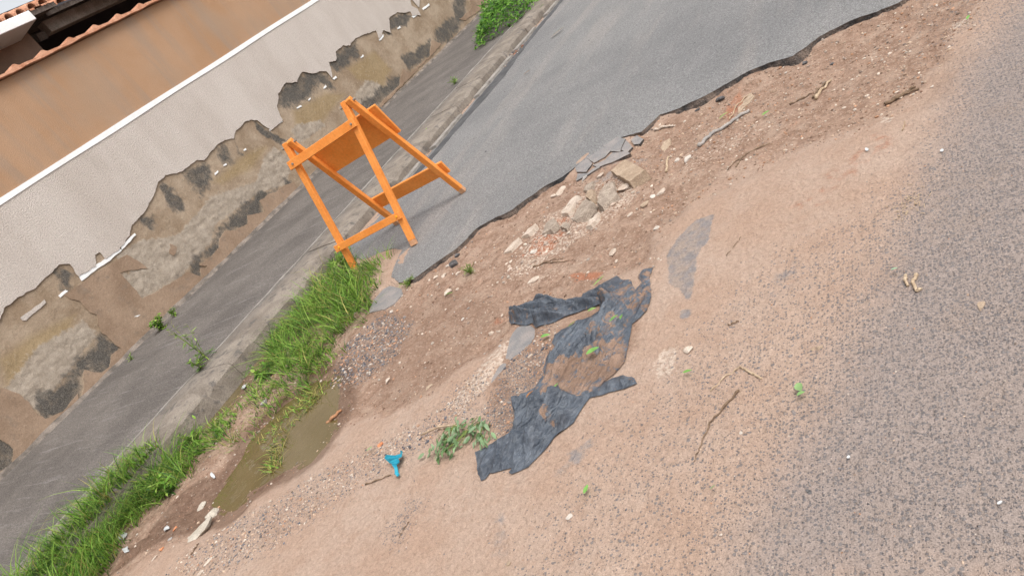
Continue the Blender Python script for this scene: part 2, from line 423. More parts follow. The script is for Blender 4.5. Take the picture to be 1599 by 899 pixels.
wet = np.maximum.reduce([P_([(560, 480), (640, 460), (720, 430), (800, 470), (720, 570), (640, 640), (560, 640)], .15) * .42, sstep(-.28, -.02, sdf(PUDDLE, fx, fy)), sstep(-.22, -.02, sdf(PUDDLE2, fx, fy)),
                         P_([(540, 640), (500, 710), (440, 745), (380, 770), (330, 800), (230, 850), (170, 890), (300, 740), (430, 700)], .07) * 1.0,
                         P_([(250, 700), (330, 640), (420, 570), (510, 520), (560, 430), (480, 440), (330, 600)], .1) * .55])
n0 = len(gx); q = np.arange(len(gx) * len(gy)).reshape(len(gy), len(gx))
F = np.stack([q[:-1, :-1], q[:-1, 1:], q[1:, 1:], q[1:, :-1]], -1).reshape(-1, 4)
GZ = np.where(slab_d > .10, GZ - .03, GZ)
tag(mesh('road', np.stack([fx, fy, GZ], 1), F, M_ROAD, smooth=True,
         attrs=dict(agg=agg, grey=grey, dirt=dirt, red=red, pale=pale, blue=blue, wet=wet)), 'worn sandy road with exposed stone and a muddy broken strip', 'road', kind='structure')

# ---- newer asphalt surfacing with its broken edge
edge_pts = ragged(ragged(SLABP, .05, .020, closed=False, seed=4), .014, .010, closed=False, seed=6)
outline = list(edge_pts) + [np.array(p) for p in ((-5.02, edge_pts[-1][1] + .05), (-5.02, 12), (-5.02, 40), (9, 40), (9, 4.9))]
RS = lambda u, v, w: (u, v, -SL * u + w - .045)
road_surface = slab('road_surface', outline, RS, .047, [M_ASPH, M_ASPH_EDGE], side_mat=1)
tag(road_surface, 'smooth grey asphalt surfacing ending in a broken edge', 'asphalt', kind='structure')
# a sagging crumbled lip under the broken edge
lip = []; lipf = []
e = edge_pts[:int(len(edge_pts) * .86)]
for i, p in enumerate(e):
    a = e[min(i + 1, len(e) - 1)] - e[max(i - 1, 0)]; nn = np.array([-a[1], a[0]]) / (np.linalg.norm(a) + 1e-9)
    if nn[1] > 0: nn = -nn
    w = .012 + .03 * max(0, float(fbm(p[0] * 3, p[1] * 3, 3, 77)) - .42) * 2
    for k, (f, dz) in enumerate(((-.02, -.002), (.35, -.022), (1.0, -.06))):
        j = (vnoise(p[0] * 60 + k * 9, p[1] * 60, 5) - .5) * .018
        lip.append((p[0] + nn[0] * (f * w + j), p[1] + nn[1] * (f * w + j), -SL * p[0] + dz + j * .5))
    if i: 
        for k in range(2): lipf.append(((i - 1) * 3 + k, i * 3 + k, i * 3 + k + 1, (i - 1) * 3 + k + 1))
mesh('crumbled_edge', lip, lipf, M_ASPH_EDGE, road_surface)
# cracked plates that have broken away from the edge
plates = [[(903, 266), (920, 254), (926, 258), (917, 270), (904, 271)], [(922, 252), (946, 236), (955, 238), (945, 247), (930, 256)], [(947, 234), (968, 220), (978, 222), (968, 236), (957, 238)],
          [(929, 259), (946, 250), (957, 241), (975, 236), (981, 240), (955, 253), (938, 260)], [(971, 234), (980, 223), (987, 229), (980, 236)], [(905, 274), (918, 272), (932, 261), (936, 263), (915, 276), (902, 282)],
          [(988, 221), (996, 214), (1004, 217), (998, 224), (990, 225)]]
for i, pl in enumerate(plates):
    pl = np.array(pl, float); pl = pl.mean(0) + (pl - pl.mean(0)) * 1.10
    ol = ragged(plan(pl, -.02), .02, .004, seed=30 + i)
    slab('asphalt_plate', ol, lambda u, v, w: (u, v, max(gz(u, v), -SL * u - .035) + w - .01), .02, [M_REMNANT, M_ASPH_EDGE], road_surface, side_mat=1)
# old surfacing still stuck in the road bed
for i, P in enumerate(REMNANTS):
    slab('asphalt_remnant', ragged(P, .014, .009, seed=41 + i), lambda u, v, w: (u, v, -SL * u - .045 + w), .023, [M_REMNANT, M_REMNANT], road_surface, side_mat=1)

# ---- pavement, kerb, gutter
tag(slab('pavement', [(-7.97, -3), (KERB_IN - .004, -3), (KERB_IN - .004, 40), (-7.97, 40)], lambda u, v, w: (u, v, PAVE_Z(u) - .2 + w), .2, M_PAVE),
    'dark grey-brown pavement strip along the wall', 'pavement', kind='structure')
kerb = tag(empty('kerb', (-5.3, 0, .36)), 'weathered concrete kerb beside the pavement', 'kerb', kind='structure')
y = -3.0; k = 0
while y < 36:
    L = random.choice((.82, .95, 1.1)); bm = bmesh.new()
    nx, ny = 7, 14
    grid = {}
    drop = random.uniform(-.008, .008); sh = random.uniform(-.01, .012)
    prof = [(0, -.2), (0, -.012), (.012, 0), (.5, -.004), (.93, -.012), (1.0, -.045), (1.02, -.22)]
    for j in range(ny + 1):
        yy = y + .003 + (L - .006) * j / ny
        for i, (a, dz) in enumerate(prof):
            xx = KERB_IN + a * (KERB_OUT - KERB_IN) + sh
            rough = (float(fbm(xx * 12, yy * 12, 3, 61)) - .5) * (.011 if 2 < i < 6 else .003)
            chip = -.03 * max(0, float(fbm(yy * 7, 3.3, 3, 90)) - .58) * 8 if i in (4, 5) else 0
            endr = -.008 if j in (0, ny) and i in (2, 3, 4) else 0
            grid[i, j] = bm.verts.new((xx + chip * .6, yy, PAVE_Z(xx) + dz + drop + rough + chip + endr))
    for j in range(ny):
        for i in range(len(prof) - 1):
            bm.faces.new((grid[i, j], grid[i + 1, j], grid[i + 1, j + 1], grid[i, j + 1]))
    for j in (0, ny):
        bm.faces.new([grid[i, j] for i in (range(len(prof)) if j else reversed(range(len(prof))))])
    bmesh.ops.recalc_face_normals(bm, faces=bm.faces)
    from_bm('kerb_stone', bm, M_KERB, kerb)
    y += L; k += 1
# pale mortar line between pavement and kerb
ol = [(KERB_IN - .03, -3)] + [(KERB_IN + .004 + .008 * math.sin(i * 2.1) * random.random(), -3 + i * .1) for i in range(390)] + [(KERB_IN - .03, 36)] + [(KERB_IN - .008 - .03 * float(vnoise(i * .4, 0, 3)), 36 - i * .1) for i in range(390)]
slab('mortar_joint', ol, lambda u, v, w: (u, v, PAVE_Z(u) - .02 + w), .026, M_PALE_CONC, kerb)
# broken gutter lip along the foot of the kerb
gut = tag(empty('gutter', (-5.0, 8, .35)), 'broken pale concrete gutter lip between kerb and asphalt', 'gutter', kind='structure')
y = 5.5
while y < 30:
    L = random.uniform(.35, 1.1)
    ol = ragged([(-5.045, y), (-4.965, y + .02), (-4.965 + random.uniform(-.02, .02), y + L), (-5.04, y + L)], .05, .012, seed=int(y * 10))
    slab('gutter_piece', ol, lambda u, v, w: (u, v, -SL * u - .03 + w), .062, M_PALE_CONC, gut)
    y += L + random.choice((.02, .05, .2, .5))
# dark asphalt band by the gutter
ol = ragged([(-4.96, 5.3), (-4.86, 5.6), (-4.8, 7), (-4.74, 8.2), (-4.84, 9.3), (-4.86, 12), (-4.96, 14)], .08, .03, seed=8)
slab('tar_strip', ol, lambda u, v, w: (u, v, -SL * u + .001 + w), .004, speckled('dark_tar', (.06, .06, .063), (.10, .098, .1), 6, 200, .3, .004), road_surface)

# ---- water
t = NT('muddy_water', .04, .5)
t.color(t.mix(t.step(t.noise(4, 4), .3, .7), (.18, .135, .055), (.22, .165, .075)))
t.b.inputs['IOR'].default_value = 1.33; t.b.inputs['Transmission Weight'].default_value = .42
t.bump(t.noise(9, 2), .0015); M_WATER = t.m
def water(name, P, zw, label):
    c0 = P.mean(0); Q = [c0 + (p - c0) * (1 + .10 / np.linalg.norm(p - c0)) for p in P]
    tag(slab(name, Q, lambda u, v, w: (u, v, zw - .05 + w), .05, M_WATER), label, 'puddle', kind='structure')
water('puddle', PUDDLE, ZW, 'shallow brown puddle in the muddy strip by the grass')
water('puddle', PUDDLE2, ZW2, 'narrow muddy pool along the foot of the kerb')

# ================================================================== BOUNDARY WALL
BASE_Z = PAVE_Z(WALL_X)                       # 0.68
STRIPE_Z, TOP_Z, LOW_Z = 2.59, 3.55, 1.545
Y0, Y1 = -2.0, 28.0
def wplan(pts): return np.array([on_wall(a, b)[1:] for a, b in pts])
Z5 = lambda pts: zoomed(pts, 0, 300, 1 / 3)
Z2 = lambda pts: zoomed(pts, 400, 0, 1 / 3)
Z8 = lambda pts: zoomed(pts, 200, 150, 280 / 899)
wall = tag(empty('boundary_wall', (WALL_X, 8, BASE_Z)), 'long plastered wall, cream and orange-brown, with peeling mouldy base', 'wall')

t = NT('bare_render', .95, .2)
mold, brownd, stone, ochre = t.attr('mold'), t.attr('low'), t.attr('stone'), t.attr('ochre')
n1, n2, n3 = t.noise(3, 5, .6), t.noise(22, 5, .6), t.noise(120, 3)
c = t.mix(t.step(n1, .32, .68), (.255, .185, .125), (.365, .285, .21))
c = t.mix(t.math('MULTIPLY', t.step(t.math('ADD', ochre, t.math('MULTIPLY', n1, .6)), .5, 1.1), .7), c, (.285, .205, .105))
c = t.mix(t.step(t.math('ADD', stone, t.math('MULTIPLY', t.math('SUBTRACT', n2, .5), 1.2)), .35, .75), c, t.mix(t.step(t.noise(10, 5, .65), .3, .7), (.285, .235, .185), (.385, .325, .265)))
c = t.mix(t.math('MULTIPLY', t.step(n2, .56, .72), .4), c, (.45, .37, .28))
mk = t.step(t.math('ADD', mold, t.math('MULTIPLY', t.math('SUBTRACT', n2, .5), 1.1)), .22, .95)
c = t.mix(t.math('MULTIPLY', mk, t.step(t.noise(7, 5, .7), .3, .55, .68, .97)), c, t.mix(t.step(n3, .3, .7), (.050, .047, .043), (.135, .122, .108)))
c = t.mul(c, t.step(n3, .25, .75, .82, 1.15))
t.color(c); t.bump(n2, .013, .8).bump(n3, .004); M_RENDER = t.m

t = NT('cream_textured_paint', .9, .25)
n1, n3 = t.noise(1.2, 4, .6, t.scaled((1, 1.6, .8))), t.noise(75, 3, .6)
c = t.mix(t.step(n1, .3, .7), (.53, .463, .415), (.60, .535, .487))
c = t.mix(t.math('MULTIPLY', t.step(t.noise(2, 5, .65, t.scaled((1, 2.2, .5))), .55, .75), .3), c, (.42, .36, .31))
t.color(t.mul(c, t.step(n3, .25, .75, .76, 1.13))); t.bump(n3, .016).bump(t.noise(240, 2), .002); M_CREAM = t.m

t = NT('orange_brown_paint', .88, .25)
n1, n3 = t.noise(1.1, 5, .6), t.noise(110, 3, .6)
c = t.mix(t.step(n1, .33, .67), (.365, .212, .118), (.40, .252, .158))
drip = t.noise(1.0, 5, .6, t.scaled((1, 3.4, .35)))
c = t.mix(t.math('MULTIPLY', t.step(drip, .47, .66), .62), c, (.29, .222, .172))
c = t.mix(t.math('MULTIPLY', t.step(t.noise(.9, 3), .48, .66), .5), c, (.335, .238, .168))
t.color(t.mul(c, t.step(n3, .25, .75, .90, 1.07))); t.bump(n3, .005); M_ORANGE_WALL = t.m
t = NT('brown_base_paint', .9, .2)
c = t.mix(t.step(t.noise(3, 5, .65), .3, .7), (.232, .158, .108), (.325, .232, .165))
c = t.mix(t.math('MULTIPLY', t.step(t.noise(8, 6, .7), .52, .7), .6), c, (.20, .155, .12))
c = t.mix(t.math('MULTIPLY', t.step(t.noise(30, 4, .7), .62, .7), .4), c, (.40, .32, .25))
t.color(t.mul(c, t.step(t.noise(110, 3), .25, .75, .86, 1.1))); t.bump(t.noise(40, 4), .006); M_BROWN = t.m
M_WHITE = speckled('white_paint', (.74, .74, .73), (.80, .80, .80), 6, 90, .06, .002, .6)
M_TERRA = speckled('terracotta', (.47, .215, .125), (.60, .33, .215), 14, 120, .18, .004)

# body
bm = bmesh.new(); box(bm, -8.10, -7.93, Y0, Y1, BASE_Z - .5, TOP_Z)
from_bm('wall_body', bm, M_RENDER, wall)

# stripped lower wall: a relief surface
wy = np.concatenate([np.arange(Y0, 1.5, .06), np.arange(1.5, 13.2, .016), np.arange(13.25, Y1 + .05, .08)]); wz = np.arange(BASE_Z - .06, 2.10, .016)
WY, WZ = np.meshgrid(wy, wz); ay, az = WY.ravel(), WZ.ravel()
MOLDS = [(Z8([(60, 610), (90, 575), (140, 600), (175, 665), (110, 655)]), .05), (Z8([(160, 420), (190, 420), (240, 500), (300, 540), (290, 575), (240, 570), (190, 510), (155, 460)]), .04),
         (Z8([(280, 370), (380, 325), (430, 360), (410, 470), (370, 490), (330, 450), (290, 410)]), .06), (Z8([(430, 290), (490, 230), (520, 290), (540, 330), (480, 345)]), .05),
         (Z8([(540, 230), (575, 290), (555, 300)]), .04),
         (Z8([(250, 930), (330, 810), (420, 740), (440, 640), (500, 630), (600, 520), (680, 470), (750, 460), (760, 495), (700, 510), (680, 540), (700, 590), (610, 610), (610, 650), (510, 680), (460, 770), (440, 810), (380, 820), (390, 930)]), .05),
         ([(95, 600), (113, 567), (143, 537), (157, 515), (195, 543), (180, 560), (174, 580), (147, 584), (137, 578), (133, 602), (133, 620), (112, 640), (90, 650), (72, 652), (58, 636), (62, 610)], .05),
         ([(0, 685), (24, 694), (22, 724), (-10, 745)], .03), ([(90, 425), (108, 415), (118, 430), (110, 455), (98, 450)], .05),
         (Z2([(100, 440), (130, 395), (230, 330), (350, 335), (375, 420), (310, 405), (230, 480), (195, 510), (110, 500)]), .07),
         (Z2([(340, 290), (470, 185), (490, 260), (420, 310), (380, 350)]), .06), (Z2([(470, 510), (600, 400), (700, 330), (690, 390), (560, 510), (500, 530)]), .05),
         (Z2([(690, 270), (820, 190), (830, 250), (720, 340)]), .05), (Z2([(835, 160), (930, 60), (935, -20), (985, -20), (985, 80), (910, 200), (850, 205)]), .07),
         (Z2([(625, 90), (700, 55), (740, 75), (700, 130), (630, 145)]), .05), (Z2([(590, 150), (610, 140), (640, 160), (610, 170)]), .04),
         (Z2([(0, 560), (30, 600), (100, 640), (150, 650), (130, 670), (60, 640), (0, 610)]), .03), (Z2([(130, 830), (170, 850), (180, 875), (150, 880)]), .03)]
mold = np.zeros(len(ay))
wob = (fbm(ay * 7, az * 5, 4, 33) - .5) * .16 + (fbm(ay * 25, az * 14, 3, 34) - .5) * .07
for poly, f in MOLDS: mold = np.maximum(mold, sstep(-f * 1.7, f * 1.7, sdf(wplan(poly), ay, az) + wob))
far = (ay > 13) | (ay < 1.6)
mold = np.where(far, np.maximum(mold, sstep(.55, .75, fbm(ay * 1.3, az * 1.3, 4, 12)) * (az < 1.8)), mold)
STONES = [Z8([(-60, 800), (60, 720), (250, 700), (420, 500), (640, 430), (690, 300), (740, 250), (830, 330), (800, 440), (640, 500), (440, 650), (420, 740), (250, 930), (60, 930)]),
          Z2([(470, 430), (520, 375), (580, 390), (595, 420), (510, 505), (470, 480)]), Z2([(170, 610), (190, 580), (240, 575), (300, 560), (330, 590), (200, 680)]),
          [(0, 620), (60, 540), (130, 500), (155, 520), (110, 580), (60, 640)], Z5([(560, 380), (680, 370), (820, 200), (900, 180), (1000, 150), (850, 400), (670, 500)])]
stone = np.maximum.reduce([soft(wplan(p), ay, az, .07) for p in STONES])
ochre = np.maximum.reduce([soft(wplan(p), ay, az, .15) for p in (Z2([(180, 520), (330, 440), (420, 440), (300, 590), (200, 620)]), Z2([(430, 320), (560, 240), (640, 330), (600, 400), (480, 380)]),
                           Z8([(430, 430), (600, 280), (700, 250), (640, 350), (480, 440)]), [(0, 560), (60, 520), (120, 490), (80, 600), (20, 620)])])
relief = (fbm(ay * 4, az * 4, 4, 51) - .5) * .016 + stone * ((np.abs(fbm(ay * 5 + az * 2, az * 11, 5, 52) - .5) * -.035) + (fbm(ay * 30, az * 30, 2, 53) - .5) * .006 + .006) - .006
relief = np.minimum(relief, 0) - .002
relief += mold * (fbm(ay * 22, az * 22, 2, 55) - .5) * .006
q = np.arange(len(ay)).reshape(len(wz), len(wy))
F = np.stack([q[:-1, :-1], q[:-1, 1:], q[1:, 1:], q[1:, :-1]], -1).reshape(-1, 4)
mesh('stripped_render', np.stack([-7.8885 + relief, ay, az], 1), F, M_RENDER, wall, smooth=True, attrs=dict(mold=mold, stone=stone, ochre=ochre, low=mold * 0))

W3 = lambda x0: (lambda u, v, w: (x0 + w, u, v))
# cream coat, its lower edge eaten away
CREAM = [(-30, 520), (0, 500), (10, 482), (27, 463), (53, 450), (73, 430), (93, 415), (108, 413), (117, 422), (125, 432), (148, 417), (149, 398), (157, 393), (166, 403), (187, 389), (203, 371), (206, 352), (219, 340), (231, 321), (244, 303), (248, 284), (259, 273), (283, 267), (293, 259), (317, 251),
         (331, 237), (350, 220), (364, 217), (368, 203), (387, 190), (402, 187), (412, 195), (424, 204), (441, 188), (434, 169), (435, 147), (443, 133), (463, 127), (472, 112), (490, 115), (510, 112), (520, 123), (515, 98), (525, 95), (525, 80), (537, 73), (547, 73), (555, 60), (587, 48), (593, 62),
         (600, 48), (610, 52), (608, 30), (620, 20), (640, 18), (645, 25), (657, 25), (653, 15), (643, 10), (642, -2)]
ce = ragged(ragged(wplan(CREAM), .06, .030, closed=False, seed=14), .016, .012, closed=False, seed=15)
left = [np.array((y, 1.30 + .35 * float(fbm(y * 2, 4, 4, 3)))) for y in np.arange(Y0, ce[0][0] - .05, .06)]
right = [np.array((y, 1.40 + .5 * float(fbm(y * 2, 4, 4, 3)))) for y in np.arange(ce[-1][0] + .05, Y1, .06)]
left[0][0] = Y0
outline = left + list(ce) + right + [np.array((Y1, right[-1][1]))] + [np.array((Y1, STRIPE_Z)), np.array((Y0, STRIPE_Z))]
slab('cream_coat', outline, W3(-7.925), .045, [M_CREAM, M_RENDER], wall, side_mat=1)
slab('orange_coat', [(Y0, STRIPE_Z), (Y1, STRIPE_Z), (Y1, TOP_Z), (Y0, TOP_Z)], W3(-7.925), .044, M_ORANGE_WALL, wall)
ys = np.arange(Y0, Y1, .25)
slab('white_stripe', [(y, STRIPE_Z - .028 + .004 * math.sin(y * 3)) for y in ys] + [(y, STRIPE_Z + .030 + .003 * math.sin(y * 2.3)) for y in ys[::-1]], W3(-7.9), .028, M_WHITE, wall)
# remnants of the lower white stripe
for i, pts in enumerate([[(124, 431), (150, 414), (170, 400), (188, 388), (191, 391), (172, 407), (150, 422), (129, 438)], [(92, 461), (103, 453), (107, 455), (95, 465)], [(190, 386), (203, 372), (211, 364), (213, 367), (204, 378), (192, 390)],
                         [(419, 199), (440, 186), (442, 190), (423, 204)], [(335, 271), (342, 265), (343, 269), (337, 275)], [(348, 258), (354, 254), (356, 257), (350, 260)], [(380, 235), (385, 231), (387, 234), (382, 237)],
                         [(462, 169), (471, 163), (473, 166), (465, 171)], [(481, 157), (486, 152), (487, 155), (483, 158)], [(505, 138), (510, 132), (512, 136), (507, 140)], [(519, 124), (525, 118), (528, 121), (523, 126)],
                         [(563, 91), (568, 85), (570, 88), (565, 92)], [(591, 64), (596, 58), (600, 52), (601, 57), (594, 66)], [(620, 45), (626, 40), (627, 44), (622, 47)], [(642, 27), (652, 18), (656, 22), (646, 30)], [(658, 15), (672, 4), (674, 8), (661, 18)],
                         [(33, 496), (50, 483), (70, 468), (73, 473), (66, 480), (52, 490), (42, 500), (37, 500)], [(208, 495), (215, 492), (222, 491), (216, 495)], [(143, 405), (149, 402), (146, 409)]]):
    if i > 3 and i != 16: c_ = np.mean(pts, 0); pts = [tuple(c_ + (np.array(p_) - c_) * .75) for p_ in pts]
    slab('paint_flake', ragged(wplan(pts), .02, .008, seed=60 + i), W3(-7.91), .0245, M_WHITE if i not in (16,) else [M_CREAM], wall)
# brown painted base band, what is left of it
BROWN = [[(100, 460), (112, 467), (125, 470), (143, 488), (153, 490), (153, 505), (160, 518), (172, 530), (190, 543), (176, 552), (173, 572), (162, 580), (147, 580), (133, 575), (130, 590), (133, 600), (124, 634), (200, 560), (330, 434), (468, 300),
          (460, 284), (449, 287), (430, 300), (418, 303), (407, 315), (415, 331), (406, 332), (388, 337), (387, 349), (370, 360), (353, 360), (345, 373), (343, 387), (333, 398), (312, 415), (326, 416), (324, 420), (314, 420), (316, 432), (293, 427), (283, 433), (260, 447), (223, 467), (215, 455), (200, 440), (188, 427), (200, 421), (232, 420), (222, 410), (197, 397), (150, 428), (130, 441)],
         [(-30, 590), (0, 603), (30, 615), (58, 640), (72, 652), (100, 641), (124, 615), (124, 634), (60, 696), (22, 735), (22, 700), (0, 685), (-40, 680)], [(630, 108), (647, 117), (632, 131), (600, 163), (588, 175), (592, 165), (605, 150), (624, 135)],
         [(674, 63), (690, 68), (680, 82), (650, 112), (636, 126), (644, 112), (672, 88)], [(733, -5), (770, -10), (745, 22), (728, 32), (718, 30), (738, 14)],
         Z5([(800, 235), (835, 255), (820, 300), (800, 285)])]
for i, pts in enumerate(BROWN):
    slab('brown_paint_patch', ragged(ragged(wplan(pts), .05, .022, seed=90 + i), .014, .010, seed=70 + i), W3(-7.92), .0335 - .001 * (i % 2), [M_BROWN, M_RENDER], wall, side_mat=1)
# mortar fillet at the foot
V = []; F = []
for i, yv in enumerate(np.arange(Y0, Y1, .05)):
    a = .03 + .05 * float(fbm(yv * 3, 1, 3, 5)); b = .02 + .05 * float(fbm(yv * 3, 7, 3, 6))
    V += [(WALL_X - .06, yv, BASE_Z + b), (WALL_X + a * .3, yv, BASE_Z + b * .8), (WALL_X + a, yv, PAVE_Z(WALL_X + a) - .004)]
    if i: F += [((i - 1) * 3 + k, i * 3 + k, i * 3 + k + 1, (i - 1) * 3 + k + 1) for k in range(2)]
mesh('mortar_fillet', V, F, speckled('fillet_mortar', (.10, .086, .075), (.24, .20, .17), 9, 110, .25, .01), wall, smooth=True)

# roof tiles laid across the top, their ends showing
bm = bmesh.new()
n = 24; pitch = .382; prof = []
for i in range(n + 1):
    u = i / n; hb = abs(u - .80) / .13
    prof.append((u * (pitch + .004), .030 + .004 * math.cos(u * 6.28) + (.036 * math.cos(hb * math.pi / 2) ** .8 if hb < 1 else 0)))
rings = []
for xv, dz in ((.075, 0.0), (-.30, .02)):
    rings.append(([bm.verts.new((xv, yv, z + dz)) for yv, z in prof], [bm.verts.new((xv, yv, dz + .003 * math.sin(yv * 16))) for yv, z in prof]))
(ft, fb), (bt, bb) = rings
for i in range(n):
    bm.faces.new((ft[i], ft[i + 1], bt[i + 1], bt[i])); bm.faces.new((fb[i + 1], fb[i], bb[i], bb[i + 1]))
    bm.faces.new((fb[i], fb[i + 1], ft[i + 1], ft[i])); bm.faces.new((bt[i], bt[i + 1], bb[i + 1], bb[i]))
bm.faces.new((ft[0], bt[0], bb[0], fb[0])); bm.faces.new((ft[n], fb[n], bb[n], bt[n]))
bmesh.ops.recalc_face_normals(bm, faces=bm.faces)
tme = bpy.data.meshes.new('coping_tile'); bm.to_mesh(tme); bm.free(); tme.materials.append(M_TERRA)
y = Y0; first = 5.31 - .8 * pitch
y = first - pitch * int((first - Y0) / pitch)
while y < Y1 - .4:
    o = bpy.data.objects.new('coping_tile', tme); COL.objects.link(o); o.parent = wall; o.matrix_parent_inverse = Matrix.Translation(wall.location).inverted()
    o.location = (WALL_X + random.uniform(-.008, .008), y, TOP_Z + .004 + random.uniform(0, .006)); o.rotation_euler = (random.uniform(-.006, .006), 0, random.uniform(-.015, .015))
    y += pitch

# ================================================================== HOUSE BEHIND THE WALL
house = tag(empty('neighbour_house', (-9.6, 6, .7)), 'house behind the wall with dark open porch, white fascia and tiled roof', 'house')
M_DARKWOOD = speckled('dark_wood', (.075, .06, .05), (.14, .115, .10), 5, 60, .3, .004)
M_GREYWOOD = speckled('weathered_wood', (.20, .17, .145), (.30, .26, .225), 6, 60, .25, .004)
M_DARKWALL = speckled('porch_wall', (.045, .043, .05), (.07, .065, .072), 3, 60, .15, .003)
def hpt(px, py, x): return Vector(on_wall(px, py, x))
HX = -9.3
a = hpt(72, 82, HX)
bm = bmesh.new(); box(bm, HX - .2, HX, -1, a.y, .5, hpt(22, 14, -8.85).z - .08); from_bm('house_wall', bm, speckled('house_paint', (.20, .135, .10), (.25, .17, .125), 3, 80, .1, .003), house)
bm = bmesh.new(); box(bm, -12.2, -12.0, a.y - .2, 16, .5, 5.42); from_bm('porch_back_wall', bm, M_DARKWALL, house)
bm = bmesh.new(); box(bm, -12.0, HX - .201, a.y - .2, a.y - .002, .5, 4.0); from_bm('porch_side_wall', bm, M_DARKWALL, house)
# white fascia beam over the wall
r0 = hpt(55, 22, -9.1); rz = max(hpt(22, 14, -8.85).z - .10, hpt(47, 16, -8.76).z + .065)
p = hpt(58, 30, -8.76); ptop = hpt(47, 16, -8.76).z
bm = bmesh.new(); box(bm, -9.298, -8.76, -1, p.y, p.z, ptop); bevel(bm, .006); from_bm('fascia_beam', bm, M_WHITE, house)
# heavy beam in the porch and its rafters
q0 = hpt(70, 47, -9.4); q1 = hpt(200, -12, -9.7)
bm = bmesh.new(); beam(bm, q0, q0 + (q1 - q0) * 2.2, (0, 0, 1), .16, .14); bevel(bm, .006); from_bm('porch_beam', bm, M_GREYWOOD, house)
bm = bmesh.new(); s0 = hpt(62, 52, -9.35); beam(bm, s0 + Vector((0, 0, -.05)), s0 + Vector((-1.5, .25, .5)), (0, 1, 0), .12, .10); from_bm('rafter', bm, M_DARKWOOD, house)
# roof: planes of tiles above the beam
r0 = hpt(55, 22, -9.1); 
rz = hpt(22, 14, -8.85).z - .10
Vr = [(-8.85, -1, rz), (-8.85, r0.y + .15, rz), (-12.4, r0.y + .15, rz + .62), (-12.4, -1, rz + .62)]
V = Vr + [(x, y_, z - .06) for x, y_, z in Vr]
roof = mesh('roof', V, [(0, 1, 2, 3), (7, 6, 5, 4), (0, 4, 5, 1), (1, 5, 6, 2), (2, 6, 7, 3), (3, 7, 4, 0)], M_DARKWOOD, house)
r1 = hpt(85, 20, -9.25); Vr = [(-9.15, r0.y + .16, r1.z + .02), (-9.15, 16, r1.z + .02), (-12.4, 16, r1.z + .8), (-12.4, r0.y + .16, r1.z + .8)]
V = Vr + [(x, y_, z - .06) for x, y_, z in Vr]
mesh('porch_roof', V, [(0, 1, 2, 3), (7, 6, 5, 4), (0, 4, 5, 1), (1, 5, 6, 2), (2, 6, 7, 3), (3, 7, 4, 0)], M_DARKWOOD, house)
V, F = [], []
for k in range(9):
    th = math.pi * k / 8
    for xx, zz, r in ((0, 0, .075), (-.42, .13, .06)):
        for rr in (r, r - .014): V.append((xx, math.cos(th) * rr, zz + math.sin(th) * rr))
for k in range(8):
    b = k * 4; F += [(b, b + 4, b + 6, b + 2), (b + 1, b + 3, b + 7, b + 5), (b, b + 1, b + 5, b + 4), (b + 2, b + 6, b + 7, b + 3)]
F += [(0, 2, 3, 1), (32, 33, 35, 34)]
rt = bpy.data.meshes.new('roof_tile'); rt.from_pydata(V, [], F); rt.materials.append(M_TERRA)
for x0, z0, ya, yb in ((-8.80, rz + .005, r0.y - 3.6, r0.y + .2), (-9.10, r1.z + .025, r0.y + .26, r0.y + 4.2)):
    for row in range(3):
        yv = ya
        while yv < yb:
            o = bpy.data.objects.new('roof_tile', rt); COL.objects.link(o); o.parent = house; o.matrix_parent_inverse = Matrix.Translation(house.location).inverted()
            o.location = (x0 - row * .36 + random.uniform(-.01, .01), yv, z0 + row * (.062 if x0 > -9 else .115)); o.rotation_euler = (0, random.uniform(-.02, .02), random.uniform(-.05, .05)); yv += .17

# ================================================================== BARRICADE
t = NT('orange_paint', .55, .35)
n1, n2 = t.noise(6, 4, .6), t.noise(55, 4, .6)
c = t.mix(t.step(n1, .3, .7), (.76, .245, .042), (.82, .30, .065))
c = t.mix(t.math('MULTIPLY', t.step(t.noise(90, 3, .7), .60, .72), .6), c, (.38, .16, .06))
t.color(t.mul(c, t.step(n2, .25, .75, .90, 1.06))); t.bump(n2, .002); M_OR = t.m
M_BARE = speckled('bare_wood_end', (.50, .26, .14), (.60, .34, .20), 20, 150, .2, .003)
M_BOLT = speckled('bolt_metal', (.18, .15, .12), (.30, .27, .24), 60, 300, .2, .001, .5, .5)
M_YELLOW = speckled('old_yellow_paint', (.85, .40, .02), (.80, .33, .03), 60, 300, .2, .001)
foot = [Vector(on_plane(*p, .004)) for p in ((555, 422), (648, 383), (615, 353), (717, 304))]
foot[0].z -= .03
def apex(px, a, b):
    r = Vector(ray(*px)); nn = a - b; mm = (a + b) / 2; c0 = Vector(CAM)
    return c0 + r * (((mm - c0).dot(nn)) / r.dot(nn))
AL = apex((449, 229), foot[0], foot[2]); AR = apex((540, 165), foot[1], foot[3])
bar = tag(empty('barricade', (foot[0] + foot[3]) / 2), 'orange wooden A-frame road barricade standing beside the grass', 'barricade')
uw = (AR - AL).normalized()
LEGW = .052
